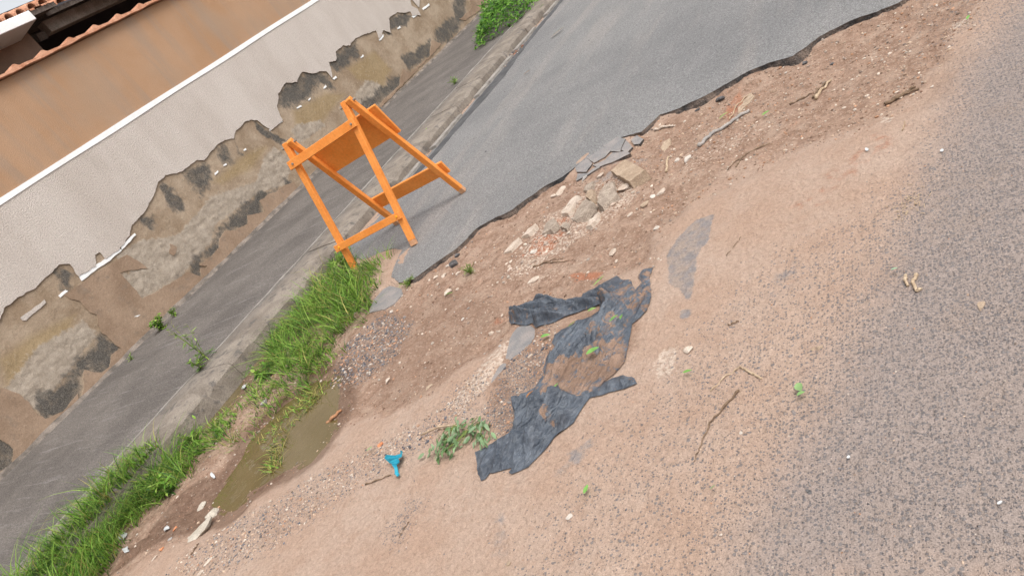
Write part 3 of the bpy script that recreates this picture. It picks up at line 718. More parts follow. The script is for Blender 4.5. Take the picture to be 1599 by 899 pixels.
for i, (a, f, s) in enumerate(((AL, foot[0], 1), (AR, foot[1], 1), (AL, foot[2], -1), (AR, foot[3], -1))):
    e = (f - a).normalized(); nn = uw.cross(e).normalized()
    if (s > 0) == (nn.y > 0): nn = -nn
    off = uw * (.026 if i in (0, 2) and s < 0 else (-.026 if s < 0 else 0)) + nn * .0
    if s < 0: off = uw * (.054 if i == 2 else .054)
    bm = bmesh.new(); top = a - e * .03 + off; bot = f + off
    beam(bm, top, bot - e * .045, uw, LEGW, LEGW * .85)
    bevel(bm, .004)
    leg = from_bm('leg', bm, M_OR, bar)
    bm = bmesh.new(); beam(bm, bot - e * .0455, bot, uw, LEGW - .001, LEGW * .85 - .001); bevel(bm, .003)
    from_bm('worn_foot', bm, M_BARE, leg)
def rail(name, A, FA, B, FB, t0, t1, ext0, ext1, thick, side, du=0.0, gap=.0):
    """board across two legs between fractions t0..t1 of the leg length, on the outer face"""
    ea, eb = FA - A, FB - B
    p = A + ea * (t0 + t1) / 2; q = B + eb * (t0 + t1) / 2
    e = ((ea + eb) / 2); w = e.length * (t1 - t0); e.normalize()
    a = (q - p).normalized(); nn = a.cross(e).normalized()
    if (nn.y > 0) != (side < 0): nn = -nn
    off = nn * (LEGW * .425 + thick / 2 + .001 + gap) + uw * du
    bm = bmesh.new(); beam(bm, p - a * ext0 + off, q + a * ext1 + off, e, w, thick); bevel(bm, .003)
    return from_bm(name, bm, M_OR, bar), (p + off, q + off, nn, thick)
r1, i1 = rail('front_rail', AL, foot[0], AR, foot[1], .095, .155, .05, .03, .026, 1)
r2, i2 = rail('front_rail', AL, foot[0], AR, foot[1], .755, .805, .05, .03, .026, 1)
r3, i3 = rail('back_board', AL, foot[2], AR, foot[3], .115, .37, .03, .075, .024, -1, .054)
r4, i4 = rail('back_board', AL, foot[2], AR, foot[3], .715, .82, .03, .06, .024, -1, .054)
for ob, (p, q, nn, th) in ((r1, i1), (r2, i2), (r3, i3), (r4, i4)):
    for c0 in (p, q):
        bm = bmesh.new(); bmesh.ops.create_cone(bm, cap_ends=True, segments=8, radius1=.011, radius2=.008, depth=.01)
        bmesh.ops.transform(bm, matrix=Matrix.Translation(c0 + nn * (th / 2 + .003)) @ nn.to_track_quat('Z', 'Y').to_matrix().to_4x4(), verts=bm.verts)
        from_bm('bolt', bm, M_YELLOW if ob is r2 else M_BOLT, ob)
for A, dx in ((AL, 0), (AR, 0)):
    bm = bmesh.new(); bmesh.ops.create_cone(bm, cap_ends=True, segments=8, radius1=.012, radius2=.009, depth=.16)
    bmesh.ops.transform(bm, matrix=Matrix.Translation(A + uw * .027) @ uw.to_track_quat('Z', 'Y').to_matrix().to_4x4(), verts=bm.verts)
    from_bm('hinge_bolt', bm, M_BOLT, bar)

# ================================================================== TORN CLOTH
_a, _b = plan([(770, 740), (1000, 450)], -.02); CLANG = math.atan2(_b[1] - _a[1], _b[0] - _a[0])
t = NT('torn_black_fabric', .46, .6)
n1, n2, n3 = t.noise(9, 4), t.noise(35, 5, .65), t.noise(320, 2)
c = t.mix(t.step(n1, .3, .7), (.036, .046, .064), (.085, .102, .128))
c = t.mix(t.math('MULTIPLY', t.step(n2, .45, .72), .45), c, (.16, .175, .195))
soil = t.attr('soil')
sm = t.step(t.math('ADD', soil, t.math('MULTIPLY', t.math('SUBTRACT', t.noise(1.0, 5, .65, None if False else t.scaled((26, 26, 26)), .8), .5), 2.4)), .42, .75)
c = t.mix(t.math('MULTIPLY', sm, .92), c, t.mix(t.step(n1, .3, .7), (.21, .135, .095), (.31, .21, .155)))
t.put(t.b.inputs['Roughness'], t.step(sm, 0, 1, .46, .95)); t.put(t.b.inputs['Specular IOR Level'], t.step(sm, 0, 1, .6, .1))
t.color(t.mul(c, t.step(n3, .25, .75, .72, 1.25))); mp = t.n.new('ShaderNodeMapping'); mp.inputs['Rotation'].default_value = (0, 0, -CLANG); mp.inputs['Scale'].default_value = (1, 1, 1); t.l.new(t.pos, mp.inputs[0])
sc_ = t.n.new('ShaderNodeVectorMath'); sc_.operation = 'MULTIPLY'; t.l.new(mp.outputs[0], sc_.inputs[0]); sc_.inputs[1].default_value = (6, 55, 1)
cr = t.noise(1.0, 4, .6, sc_.outputs[0], .5)
cr = t.math('ABSOLUTE', t.math('SUBTRACT', cr, .5))
t.bump(cr, .022).bump(n2, .006).bump(n3, .0015)
M_CLOTH = t.m
ZC = lambda pts: zoomed(pts, 740, 410, 300 / 749)
def cloth(name, outline, step, folds, soil_polys, label, seed, lift=.012, holes=()):
    ol = ragged(plan(outline, -.02), .016, .010, seed=seed)
    mn, mx = ol.min(0), ol.max(0)
    gx_, gy_ = np.meshgrid(np.arange(mn[0], mx[0], step), np.arange(mn[1], mx[1], step))
    px_ = gx_.ravel() + RNG.uniform(-.25, .25, gx_.size) * step; py_ = gy_.ravel() + RNG.uniform(-.25, .25, gx_.size) * step
    keep = sdf(ol, px_, py_) > step * .45
    hl = [ragged(plan(h, -.02), .012, .006, seed=seed + 3) for h in holes]
    for h in hl: keep &= sdf(h, px_, py_) < -step * .4
    pts = [Vector(p) for p in ol] + [Vector(p) for h in hl for p in h] + [Vector((a, b)) for a, b in zip(px_[keep], py_[keep])]
    edges = [(i, (i + 1) % len(ol)) for i in range(len(ol))]; k = len(ol)
    for h in hl: edges += [(k + i, k + (i + 1) % len(h)) for i in range(len(h))]; k += len(h)
    vs, es, fs, *_ = geometry.delaunay_2d_cdt(pts, edges, [], 0, 1e-5)
    v = np.array([[a.x, a.y] for a in vs]); x, y = v[:, 0], v[:, 1]
    cent = np.array([[v[list(f), 0].mean(), v[list(f), 1].mean()] for f in fs])
    ok = sdf(ol, cent[:, 0], cent[:, 1]) > 0
    for h in hl: ok &= sdf(h, cent[:, 0], cent[:, 1]) < 0
    fs = [f for f, o in zip(fs, ok) if o]
    d = np.clip(sdf(ol, x, y), 0, None)
    z = ground_h(x, y) + .005 + lift * .5 * sstep(0, .03, d)
    for ang, wl_, amp, poly, f in folds:
        ca, sa = math.cos(ang), math.sin(ang)
        u = x * ca + y * sa; w = -x * sa + y * ca
        warp = (fbm(u * 2.6, w * 7, 3, seed) - .5)
        ph = (w + warp * .13) / wl_ * 2 * np.pi
        mod = sstep(.25, .7, fbm(u * 3.5, w * 18, 3, seed + 5))
        pl = (1 - np.abs(np.sin(ph / 2))) ** 1.4 * (.25 + .95 * mod) + .35 * (1 - np.abs(np.sin(ph * 1.1 + 6 * warp))) ** 1.4 * (1 - mod * .6)
        crease = np.abs(fbm(u * 8, w * 60, 3, seed + 11) - .5) * 2
        wt = soft(plan(poly, -.02), x, y, f) if poly is not None else 1
        z = z + wt * (amp * pl - .012 * crease * (amp > .012)) * (.10 + .90 * sstep(0, .035, d))
    so = np.zeros(len(x))
    for poly, f, s_ in soil_polys: so = np.maximum(so, soft(plan(poly, -.02), x, y, f) * s_)
    o = mesh(name, np.stack([x, y, z], 1), [tuple(f) for f in fs], M_CLOTH, smooth=True, attrs=dict(soil=so))
    tag(o, label, 'cloth')
    return o
va, vb = plan([(770, 740), (1000, 450)], -.02); ANG = math.atan2(vb[1] - va[1], vb[0] - va[0])
va, vb = plan([(800, 490), (940, 460)], -.02); ANG2 = math.atan2(vb[1] - va[1], vb[0] - va[0])
CL_UP = ZC([(130, 205), (150, 185), (190, 170), (235, 140), (285, 122), (330, 135), (380, 150), (430, 140), (440, 110), (480, 95), (520, 75), (560, 55), (590, 80), (620, 85), (645, 120), (668, 95), (650, 68), (670, 38), (710, 32), (704, 55), (694, 80), (706, 105), (708, 150), (690, 200), (660, 235), (632, 255), (625, 290), (610, 350), (595, 410), (560, 450),
            (520, 480), (480, 520), (430, 530), (340, 530), (300, 520), (270, 535), (235, 540), (250, 510), (270, 490), (290, 455), (285, 420), (310, 360), (340, 345), (315, 330), (320, 310), (350, 280), (410, 250), (470, 225), (500, 203), (505, 182), (440, 202), (380, 227), (330, 247), (260, 266), (242, 256), (235, 240), (190, 248), (140, 238)])
cloth('torn_fabric', CL_UP, .0050,
      [(ANG2 + .1, .11, .04, ZC([(120, 240), (140, 170), (280, 110), (440, 130), (560, 110), (560, 190), (440, 210), (260, 280)]), .04), (ANG2 - .12, .075, .05, ZC([(120, 240), (140, 170), (280, 110), (440, 130), (560, 110), (560, 190), (440, 210), (260, 280)]), .03),
       (ANG + .1, .085, .038, ZC([(300, 330), (350, 270), (500, 200), (700, 60), (720, 160), (640, 260), (600, 400), (420, 420), (290, 470)]), .04),
       (ANG, .036, .012, ZC([(280, 420), (600, 350), (560, 460), (430, 540), (240, 540)]), .03)],
      [(ZC([(540, 130), (640, 60), (740, 20), (740, 200), (640, 240), (560, 200), (470, 190)]), .04, .55), (ZC([(300, 420), (420, 380), (600, 300), (620, 400), (560, 460), (480, 530), (250, 545)]), .04, .76),
       (ZC([(460, 280), (560, 200), (640, 250), (600, 330), (480, 350)]), .05, .5), (ZC([(130, 200), (240, 200), (230, 245), (130, 240)]), .02, .35), (ZC([(100, 100), (720, 20), (720, 500), (200, 500)]), .05, .22)],
      'large dark torn fabric sheet half buried in soil, upper piece', 5)
CL_LO = ZC([(172, 558), (200, 545), (225, 520), (255, 500), (285, 460), (298, 462), (285, 500), (270, 535), (300, 525), (350, 530), (440, 528), (490, 512), (520, 482), (560, 462), (597, 452), (640, 470), (650, 488), (610, 502), (560, 520), (500, 532), (470, 542), (440, 580), (400, 640), (340, 690), (300, 740), (250, 790), (225, 815), (160, 842), (150, 835), (165, 815), (120, 825), (80, 835),
            (60, 860), (40, 870), (32, 820), (20, 755), (60, 735), (120, 700), (165, 670), (180, 620), (200, 575)])
cloth('torn_fabric', CL_LO, .0045,
      [(ANG + .12, .085, .055, ZC([(170, 560), (300, 520), (440, 540), (420, 640), (300, 740), (160, 760), (150, 680)]), .04), (ANG + .5, .06, .012, None, .04), (ANG - .25, .15, .05, ZC([(170, 560), (300, 530), (430, 545), (400, 640), (300, 730), (200, 760), (160, 680)]), .05)],
      [(ZC([(480, 530), (560, 450), (660, 470), (600, 510)]), .02, .25), (ZC([(280, 640), (340, 620), (360, 660), (300, 680)]), .02, .4), (ZC([(300, 520), (440, 520), (420, 545), (300, 545)]), .02, .7)],
      'crumpled dark fabric piece with a square end, nearest the bottom', 15, lift=.016)

# ================================================================== PLANTS
def leafy(name, rough=.6):
    t = NT(name, rough, .3)
    t.color(t.mul(t.attr('col', 'Color'), t.step(t.noise(30, 2), .3, .7, .85, 1.15)))
    tr = t.n.new('ShaderNodeBsdfTranslucent'); t.l.new(t.attr('col', 'Color'), tr.inputs[0])
    mx = t.n.new('ShaderNodeMixShader'); mx.inputs[0].default_value = .35
    out = [n for n in t.n if n.type == 'OUTPUT_MATERIAL'][0]
    t.l.new(t.b.outputs[0], mx.inputs[1]); t.l.new(tr.outputs[0], mx.inputs[2]); t.l.new(mx.outputs[0], out.inputs[0])
    return t.m
M_GRASS = leafy('grass_blade'); M_LEAF = leafy('leaf', .5)
GREENS = np.array([(.10, .215, .028), (.15, .305, .038), (.23, .385, .06), (.31, .45, .09), (.06, .12, .03)])
def blades(base, heights, widths, lean, cols, curl=.6, seg=4, away=None):
    """bent tapering blades; base (n,3); away = direction from the tuft's heart"""
    n = len(base); V = []; C = []
    th = RNG.uniform(0, 2 * np.pi, n)
    if away is not None: th = np.arctan2(away[:, 1], away[:, 0]) + RNG.normal(0, .7, n)
    dx, dy = np.cos(th), np.sin(th)
    tw = th + np.pi / 2 + RNG.normal(0, .6, n); wx, wy_ = np.cos(tw), np.sin(tw)
    rows = []
    for k in range(seg + 1):
        f = k / seg
        out = heights * lean * (f ** (1 + curl)); up = heights * (f - .35 * np.minimum(lean, 1.2) * f ** 2)
        c = base + np.stack([dx * out, dy * out, up], 1)
        w = widths * (1 - f) ** .7 if k else widths * .7
        rows.append(c + np.stack([wx * w, wy_ * w, 0 * w], 1) * .5)
        if k < seg: rows.append(c - np.stack([wx * w, wy_ * w, 0 * w], 1) * .5)
    nv = len(rows)
    V = np.stack(rows, 1).reshape(-1, 3)
    C = np.repeat(cols, nv, 0)
    F = []
    b = (np.arange(n) * nv)[:, None]
    quads = []
    for k in range(seg - 1): quads.append(b + np.array([2 * k, 2 * k + 1, 2 * k + 3, 2 * k + 2]))
    tri = b + np.array([2 * (seg - 1), 2 * (seg - 1) + 1, 2 * seg])
    return V, [tuple(q) for Q in quads for q in Q.tolist()] + [tuple(q) for q in tri.tolist()], C
def scatter(poly, n, tuft=1, spread=.02):
    poly = np.array(poly); mn, mx = poly.min(0), poly.max(0); out = []
    while len(out) < n:
        p = RNG.uniform(mn, mx, (n * 4, 2)); p = p[sdf(poly, p[:, 0], p[:, 1]) > 0]; out += list(p[:n - len(out)])
    c = np.repeat(np.array(out), tuft, 0); return c + RNG.normal(0, spread, c.shape) if spread else c
def grass(name, polys, label, on_kerb=0):
    V, F, C = [], [], []; k = 0
    for pts, n, tuft, h0, h1, w, lean, yellow in polys:
        h_ = scatter(plan(pts, .0), n, tuft, 0); lim = KERB_OUT + .03 - on_kerb; inside = h_[:, 0] < lim; h_[inside, 0] = KERB_OUT + np.where(RNG.random(inside.sum()) < (.35 if on_kerb else 0), -.11, .02) + RNG.uniform(0, .12, inside.sum())
        away = RNG.normal(0, .024, h_.shape); p = h_ + away; tl = np.repeat(RNG.normal(0, .022, (n, 2)), tuft, 0); away = away + tl + np.array([-.008, 0]); th_ = np.repeat(RNG.uniform(.5, 1.15, n), tuft); p[:, 0] = np.maximum(p[:, 0], lim); z = np.maximum(ground_h(p[:, 0], p[:, 1]) - .005, 0)
        if name == 'water_grass': z = np.maximum(z, ZW - .006)
        z = np.where(p[:, 0] < KERB_OUT + .01, PAVE_Z(p[:, 0]) - .03, z)
        base = np.stack([p[:, 0], p[:, 1], z], 1); N = len(p)
        cols = GREENS[RNG.integers(0, len(GREENS), N)] * RNG.uniform(.75, 1.25, (N, 1))
        yl = RNG.random(N) < yellow; cols[yl] = np.array([.36, .32, .10]) * RNG.uniform(.6, 1.2, (yl.sum(), 1))
        v, f, c = blades(base, np.where(np.abs(p[:, 0] - KERB_OUT - .09) < .09, 1.45 if on_kerb else 1.0, 1.0) * th_ * RNG.uniform(h0, h1, N) * (.45 + .9 * fbm(p[:, 0] * 4, p[:, 1] * 4, 2, 9)), RNG.uniform(.6, 1.3, N) * w, RNG.uniform(.05, 1.0, N) ** .8 * lean, cols, away=away)
        V.append(v); C.append(c); F += [tuple(i + k for i in q) for q in f]; k += len(v)
    o = mesh(name, np.concatenate(V), F, M_GRASS, attrs=dict(col=np.concatenate(C)))
    return tag(o, label, 'grass', kind='stuff')
grass('grass', [([(408, 560), (430, 510), (470, 470), (510, 435), (545, 420), (560, 440), (560, 480), (530, 520), (500, 555), (470, 590), (430, 600)], 230, 10, .14, .34, .0085, 1.9, .11),
                ([(540, 440), (575, 410), (612, 398), (600, 420), (588, 440), (582, 475), (570, 500), (540, 505), (520, 490)], 90, 8, .07, .20, .009, 1.8, .10),
                ([(380, 590), (420, 560), (530, 520), (535, 545), (500, 585), (440, 615), (390, 640)], 100, 8, .06, .15, .008, 1.7, .10),
                ([(510, 405), (540, 398), (560, 405), (540, 425), (510, 430)], 30, 9, .06, .14, .009, 1.5, .05)],
      'thick green grass clump growing out of the gutter below the barricade')
grass('grass', [([(75, 930), (110, 850), (160, 790), (210, 745), (250, 715), (290, 715), (285, 745), (245, 775), (220, 800), (190, 835), (170, 880), (140, 930)], 300, 9, .10, .30, .008, 1.9, .12),
                ([(20, 960), (80, 890), (130, 860), (150, 899), (120, 960)], 55, 10, .18, .36, .009, 1.7, .08),
                ([(200, 760), (250, 710), (310, 700), (300, 730), (240, 775)], 60, 8, .05, .12, .011, 1.6, .04)],
      'green grass filling the gutter at the bottom left corner', on_kerb=.22)
grass('grass', [([(262, 700), (300, 668), (340, 640), (385, 615), (420, 615), (400, 650), (370, 680), (320, 700), (290, 715)], 70, 8, .05, .16, .006, 1.8, .14),
                ([(290, 690), (330, 655), (370, 640), (350, 670), (310, 700)], 26, 7, .05, .1, .014, 1.8, .02)],
      'thin straggling grass between the kerb pool and the puddle')
grass('water_grass', [([(390, 680), (420, 645), (470, 605), (505, 575), (505, 600), (460, 640), (425, 690), (400, 705)], 60, 6, .03, .065, .009, 2.6, .55),
                      ([(405, 720), (430, 690), (420, 725)], 16, 6, .04, .07, .010, 2.2, .7)],
      'short yellowish weed lying in the brown puddle')

def leaf_geo(L, Wd, fold=.25, curl=.15, n=4):
    V = []; F = []
    for i in range(n + 1):
        f = i / n; w = Wd * math.sin(math.pi * min(.98, f * .93 + .05)) ** .8 * (1 - .25 * f); z = -curl * L * f * f
        V += [(f * L, -w / 2, z + fold * w / 2), (f * L, 0, z), (f * L, w / 2, z + fold * w / 2)]
    for i in range(n):
        b = 3 * i; F += [(b, b + 3, b + 4, b + 1), (b + 1, b + 4, b + 5, b + 2)]
    return np.array(V), F
def rotm(rx, ry, rz):
    return np.array(Matrix.Rotation(rz, 3, 'Z') @ Matrix.Rotation(ry, 3, 'Y') @ Matrix.Rotation(rx, 3, 'X'))
def leaves_mesh(name, items, parent=None):
    """items: (position, rotation matrix, length, width, colour)"""
    V, F, C = [], [], []; k = 0
    for p, R, L, Wd, col in items:
        v, f = leaf_geo(L, Wd, random.uniform(.05, .4), random.uniform(0, .3), 3)
        V.append(v @ R.T + np.array(p)); F += [tuple(i + k for i in q) for q in f]; C.append(np.tile(col, (len(v), 1))); k += len(v)
    return mesh(name, np.concatenate(V), F, M_LEAF, parent, attrs=dict(col=np.concatenate(C)))
M_STEM = speckled('green_stem', (.12, .17, .04), (.17, .2, .06), 20, 90, .2, .001)
M_TWIG = speckled('dry_twig', (.13, .085, .055), (.24, .165, .11), 25, 140, .3, .003)
M_PALETWIG = speckled('pale_dry_twig', (.36, .26, .17), (.48, .37, .26), 25, 140, .25, .002)

def weed(name, base, h, spread, nst, leafL, leafW, label, nleaf=10, cols=GREENS, lean=(0, 0), cat='weed', seedheads=False):
    e = tag(empty(name, base), label, cat)
    V, F = [], []; items = []
    for s_ in range(nst):
        a = random.uniform(0, 6.28); r = random.uniform(.3, 1) * spread; hh = h * random.uniform(.65, 1)
        pts = [np.array(base) + np.array([math.cos(a) * r * f ** 1.3 + lean[0] * f * f, math.sin(a) * r * f ** 1.3 + lean[1] * f * f, hh * f]) for f in (0, .25, .5, .75, 1)]
        v, f_ = tube_mesh(pts, [.003, .0027, .0023, .0018, .001], 4); k = len(V); V += v; F += [tuple(i + k for i in q) for q in f_]
        for j in range(nleaf):
            f = random.uniform(.08, .98); i = min(3, int(f * 4)); p = pts[i] + (pts[i + 1] - pts[i]) * (f * 4 - i)
            items.append((p, rotm(random.uniform(-.5, .5), random.uniform(-.7, .4), random.uniform(0, 6.28)), leafL * random.uniform(.6, 1.2) * (1.1 - .5 * f), leafW * random.uniform(.7, 1.2), cols[random.randrange(len(cols))] * random.uniform(.8, 1.3)))
        if seedheads:
            for j in range(5):
                items.append((pts[-1] - np.array([0, 0, .03 * j]), rotm(0, random.uniform(-1.2, -.3), random.uniform(0, 6.28)), .04, .005, np.array([.30, .30, .10])))
    tag(mesh('stems', V, F, M_STEM, e), kind='stuff')
    tag(leaves_mesh('foliage', items, e), kind='stuff')
    return e
def on_pave(px, py): return on_plane(px, py, KH)
b = on_pave(326, 562); weed('tall_weed', b, .42, .10, 6, .10, .012, 'tall thin weed growing from the pavement edge by the kerb', 12, lean=(-.05, .02), seedheads=True)
b = on_pave(316, 575); weed('leafy_weed', b, .13, .10, 7, .07, .014, 'short grassy weed at the foot of the tall thin weed', 8)
b = on_pave(256, 513); weed('leafy_weed', b, .16, .13, 12, .055, .036, 'small bushy weed growing at the foot of the wall', 12)
b = on_pave(275, 493); weed('leafy_weed', b, .10, .06, 6, .045, .026, 'tiny weed beside the bushy one at the foot of the wall', 8)
b = on_pave(206, 562); weed('leafy_weed', b, .07, .05, 5, .035, .012, 'sparse grey-green sprout at the foot of the wall below the brown paint', 6)
b = on_pave(712, 131); weed('leafy_weed', b, .10, .10, 8, .07, .012, 'little tuft on the pavement beside the kerb', 6)
b = on_pave(758, 30); weed('leafy_weed', b, .22, .16, 8, .07, .03, 'small weed at the wall foot beyond the big bush', 9)
for px, py, lab in ((698, 190, 'gutter weed nearest the barricade'), (743, 133, 'gutter weed midway along the kerb'), (768, 108, 'broad-leaved gutter weed below the rubbish'), (680, 213, 'tiny weed at the near end of the gutter lip'), (850, 22, 'wispy gutter weed farthest up the street')):
    b = on_plane(px, py); weed('gutter_weed', b, .13, .07, 7, .06, .016, lab, 7)
for px, py, h, lab in ((736, 428, .07, 'short grass tuft at the asphalt corner'), (640, 443, .05, 'tiny grass tuft between the asphalt and its grey remnant')):
    b = on_ground(px, py); weed('grass_tuft', b, h, .08, 16, .05, .006, lab, 3)
for px, py, lab in ((418, 590, 'broad-leaved weed standing in the puddle grass'), (330, 655, 'broad-leaved weed by the narrow pool'), (310, 690, 'dark leafy weed above the pale stone'), (268, 770, 'leafy weed in the bottom left grass'),
                    (545, 415, 'leafy weed beneath the barricade front leg'), (348, 590, 'leafy sprig leaning over the kerb end')):
    b = on_ground(px, py); weed('broadleaf_weed', b, .15, .12, 7, .08, .024, lab, 8)
# big creeping bush on the pavement
b0 = on_pave(800, 32)
bush = tag(empty('creeping_bush', b0), 'dense low green bush spreading over the pavement by the kerb', 'bush')
poly = plan([(746, 78), (768, 66), (790, 52), (812, 32), (838, 4), (850, -20), (800, -30), (775, 20), (752, 52)], KH)
items = []; sv, sf = [], []
pts = scatter(poly, 900, 5, .06); dd = np.clip(sdf(poly, pts[:, 0], pts[:, 1]), 0, None)
for (x, y_), d_ in zip(pts, dd):
    hh = (.06 + .30 * min(1, d_ / .35)) * (.55 + .9 * float(vnoise(x * 5, y_ * 5, 4)))
    z = PAVE_Z(x) + hh * random.random() ** .5
    items.append(((x, y_, z), rotm(random.uniform(-.6, .6), random.uniform(-.9, .5), random.uniform(0, 6.28)), random.uniform(.05, .10), random.uniform(.022, .045), GREENS[random.randrange(5)] * np.array([.8, 1.0, .9]) * random.uniform(.65, 1.15)))
tag(leaves_mesh('foliage', items, bush), kind='stuff')
for _ in range(26):
    x, y_ = pts[random.randrange(len(pts))]
    p0 = np.array([x, y_, PAVE_Z(x)]); d_ = np.array([random.uniform(-.2, .2), random.uniform(-.2, .2), .2])
    v, f = tube_mesh([p0, p0 + d_ * .5, p0 + d_], [.005, .004, .002], 4); k = len(sv); sv += v; sf += [tuple(i + k for i in q) for q in f]
tag(mesh('stems', sv, sf, M_STEM, bush), kind='stuff')

# ================================================================== STONES, TWIGS, LEAVES, LITTER
M_STONE = {'pale': speckled('pale_stone', (.46, .36, .285), (.60, .51, .43), 18, 140, .2, .008),
           'white': speckled('white_stone', (.45, .39, .335), (.56, .50, .445), 25, 160, .1, .004),
           'grey': speckled('grey_stone', (.27, .25, .235), (.40, .365, .335), 20, 150, .25, .006),
           'tan': speckled('tan_stone', (.32, .235, .165), (.44, .335, .245), 16, 120, .2, .008),
           'dark': speckled('asphalt_chunk', (.06, .058, .06), (.16, .15, .15), 30, 150, .4, .008),
           'brick': speckled('brick_red', (.45, .16, .07), (.55, .25, .13), 30, 150, .2, .005),
           'mortar': speckled('mortar_lump', (.40, .35, .285), (.50, .45, .38), 12, 90, .15, .008)}
def rock_mesh(name, sx, sy, sz, mat, seed, sub=3, jag=.2):
    bm = bmesh.new(); bmesh.ops.create_icosphere(bm, subdivisions=sub, radius=1)
    rr = random.Random(seed)
    planes = [(Vector((rr.gauss(0, 1), rr.gauss(0, 1), rr.gauss(0, .7))).normalized(), rr.uniform(.45, .8)) for _ in range(8)] + [(Vector((rr.gauss(0, .15), rr.gauss(0, .15), 1)).normalized(), rr.uniform(.4, .6))]
    for v in bm.verts:
        for nn, d in planes:
            k = v.co.dot(nn)
            if k > d: v.co -= nn * (k - d) * .92
        v.co *= 1 + rr.uniform(-1, 1) * jag * .12
        v.co = Vector((v.co.x * sx, v.co.y * sy, v.co.z * sz))
    me = bpy.data.meshes.new(name); bm.to_mesh(me); bm.free(); me.materials.append(mat); return me
def stone(px, py, w, label, kind='pale', h=None, flat=.6, group=None, ang=None, sink=.3, cat='stone', name='stone'):
    p = on_ground(px, py); k = px_size(p); sx = w * k / 2; sy = (h or w * .7) * k / 2 * 1.25; sz = min(sx, sy) * flat
    o = bpy.data.objects.new(name, rock_mesh(name, sx, sy, sz, M_STONE[kind], int(px * 7 + py * 13))); COL.objects.link(o)
    o.location = (p[0], p[1], p[2] + sz * (1 - 2 * sink) * .8); a = ANG if ang is None else ang
    o.rotation_euler = (random.uniform(-.15, .15), random.uniform(-.15, .15), a + random.uniform(-.4, .4))
    return tag(o, label, cat, group)
Z3 = lambda a, b: (580 + .2 * a, 380 + .2 * b)
for a, b, w, kd, lab in ((505, 270, 60, 'pale', 'cream stone at the left of the heap beside the asphalt corner'), (570, 255, 62, 'pale', 'cream stone in the middle of the heap beside the asphalt corner'), (525, 320, 50, 'pale', 'cream stone lowest in the heap beside the asphalt corner'),
                         (600, 180, 42, 'white', 'whitish stone touching the dark asphalt chunk'), (675, 245, 60, 'pale', 'cream stone right below the dark asphalt chunk'), (455, 290, 28, 'pale', 'small cream stone at the far left of the heap'),
                         (595, 395, 100, 'pale', 'largest cream stone, lying alone below the heap'), (475, 415, 38, 'pale', 'small cream stone left of the largest cream stone'), (675, 360, 40, 'pale', 'cream stone right of the largest cream stone'),
                         (720, 595, 40, 'white', 'white pebble on bare soil above the grey remnant'), (310, 500, 32, 'pale', 'small cream pebble right of the white one by the gravel'), (155, 530, 42, 'white', 'white pebble at the foot of the grey asphalt remnant'),
                         (185, 490, 18, 'white', 'tiny white pebble touching the grey asphalt remnant'), (760, 510, 32, 'grey', 'grey pebble below the largest cream stone'), (990, 305, 32, 'pale', 'cream pebble above the fabric corner'),
                         (1025, 270, 26, 'grey', 'bluish grey pebble just above a cream one'), (775, 455, 34, 'pale', 'cream pebble in the row running down from the heap'), (1005, 805, 36, 'grey', 'grey pebble on the pale sandy ridge'),
                         (650, 740, 24, 'white', 'tiny whitish pebble in the middle of the soil'), (940, 705, 62, 'pale', 'cream lump at the top of the sandy ridge'), (1000, 690, 44, 'pale', 'cream lump touching the fabric edge ridge'), (1025, 570, 44, 'pale', 'cream lump left of the fabric corner')):
    stone(*Z3(a, b), w * .2, lab, kd)
stone(*Z3(645, 170), 16, 'dark broken asphalt chunk lying at the asphalt edge', 'dark', 22, .8, cat='chunk', name='asphalt_chunk')
stone(*Z3(675, 100), 12, 'smaller dark asphalt chunk wedged under the asphalt edge', 'dark', 9, .8, cat='chunk', name='asphalt_chunk')
stone(607, 595, 15, 'rounded pale stone alone on the mud right of the puddle', 'pale')
stone(671, 605, 14, 'flat greyish stone on the mud edge', 'tan', 9, .4)
stone(829, 557, 10, 'small cream pebble beside the grey oval remnant', 'pale')
stone(890, 808, 14, 'white pebble alone on the sand near the bottom', 'white', 8)
stone(1158, 677, 7, 'white speck of stone beside the long thin twig', 'white')
stone(1076, 548, 17, 'crusty pale lump right of the fabric', 'pale', 14, .5)
stone(835, 437, 26, 'flat pale stone above the fabric arm', 'pale', 16, .3)
# rubble in the broken strip
Z1 = lambda a, b: (780 + .278 * a, 180 + .278 * b)
for a, b, w, h, kd, lab in ((822, 503, 50, 36, 'tan', 'tan rubble lump below the square slab'), (300, 450, 36, 30, 'pale', 'small pale rubble lump near the asphalt edge'), 
                            (350, 430, 60, 36, 'pale', 'pale rubble lump nearest the asphalt edge'),  
                            (640, 770, 60, 30, 'pale', 'pale flat stone on brown soil below the rubble'), (192, 770, 36, 32, 'white', 'white stone left below the rubble'), (880, 640, 36, 30, 'white', 'white stone right below the rubble'),
                            (1060, 248, 50, 26, 'white', 'white broken stone right of the square slab'), (1000, 258, 36, 20, 'white', 'small white stone beside the white broken one'), (570, 345, 46, 30, 'pale', 'pale lump below the cracked asphalt plates'),
                            (480, 358, 36, 22, 'grey', 'grey lump below the cracked asphalt plates'), (910, 435, 60, 30, 'pale', 'flat crust of pale stone right of the slab corner'), (700, 415, 60, 50, 'pale', 'pinkish stone under the square slab'),
                            (740, 560, 40, 22, 'pale', 'low pale crust below the square slab'), (860, 462, 30, 26, 'white', 'white lump below the slab corner'), (660, 825, 30, 20, 'pale', 'little pale stone near the fabric top')):
    stone(*Z1(a, b), w * .278 * 1.35, lab, kd, h * .278 * 1.3, .5, sink=.33)
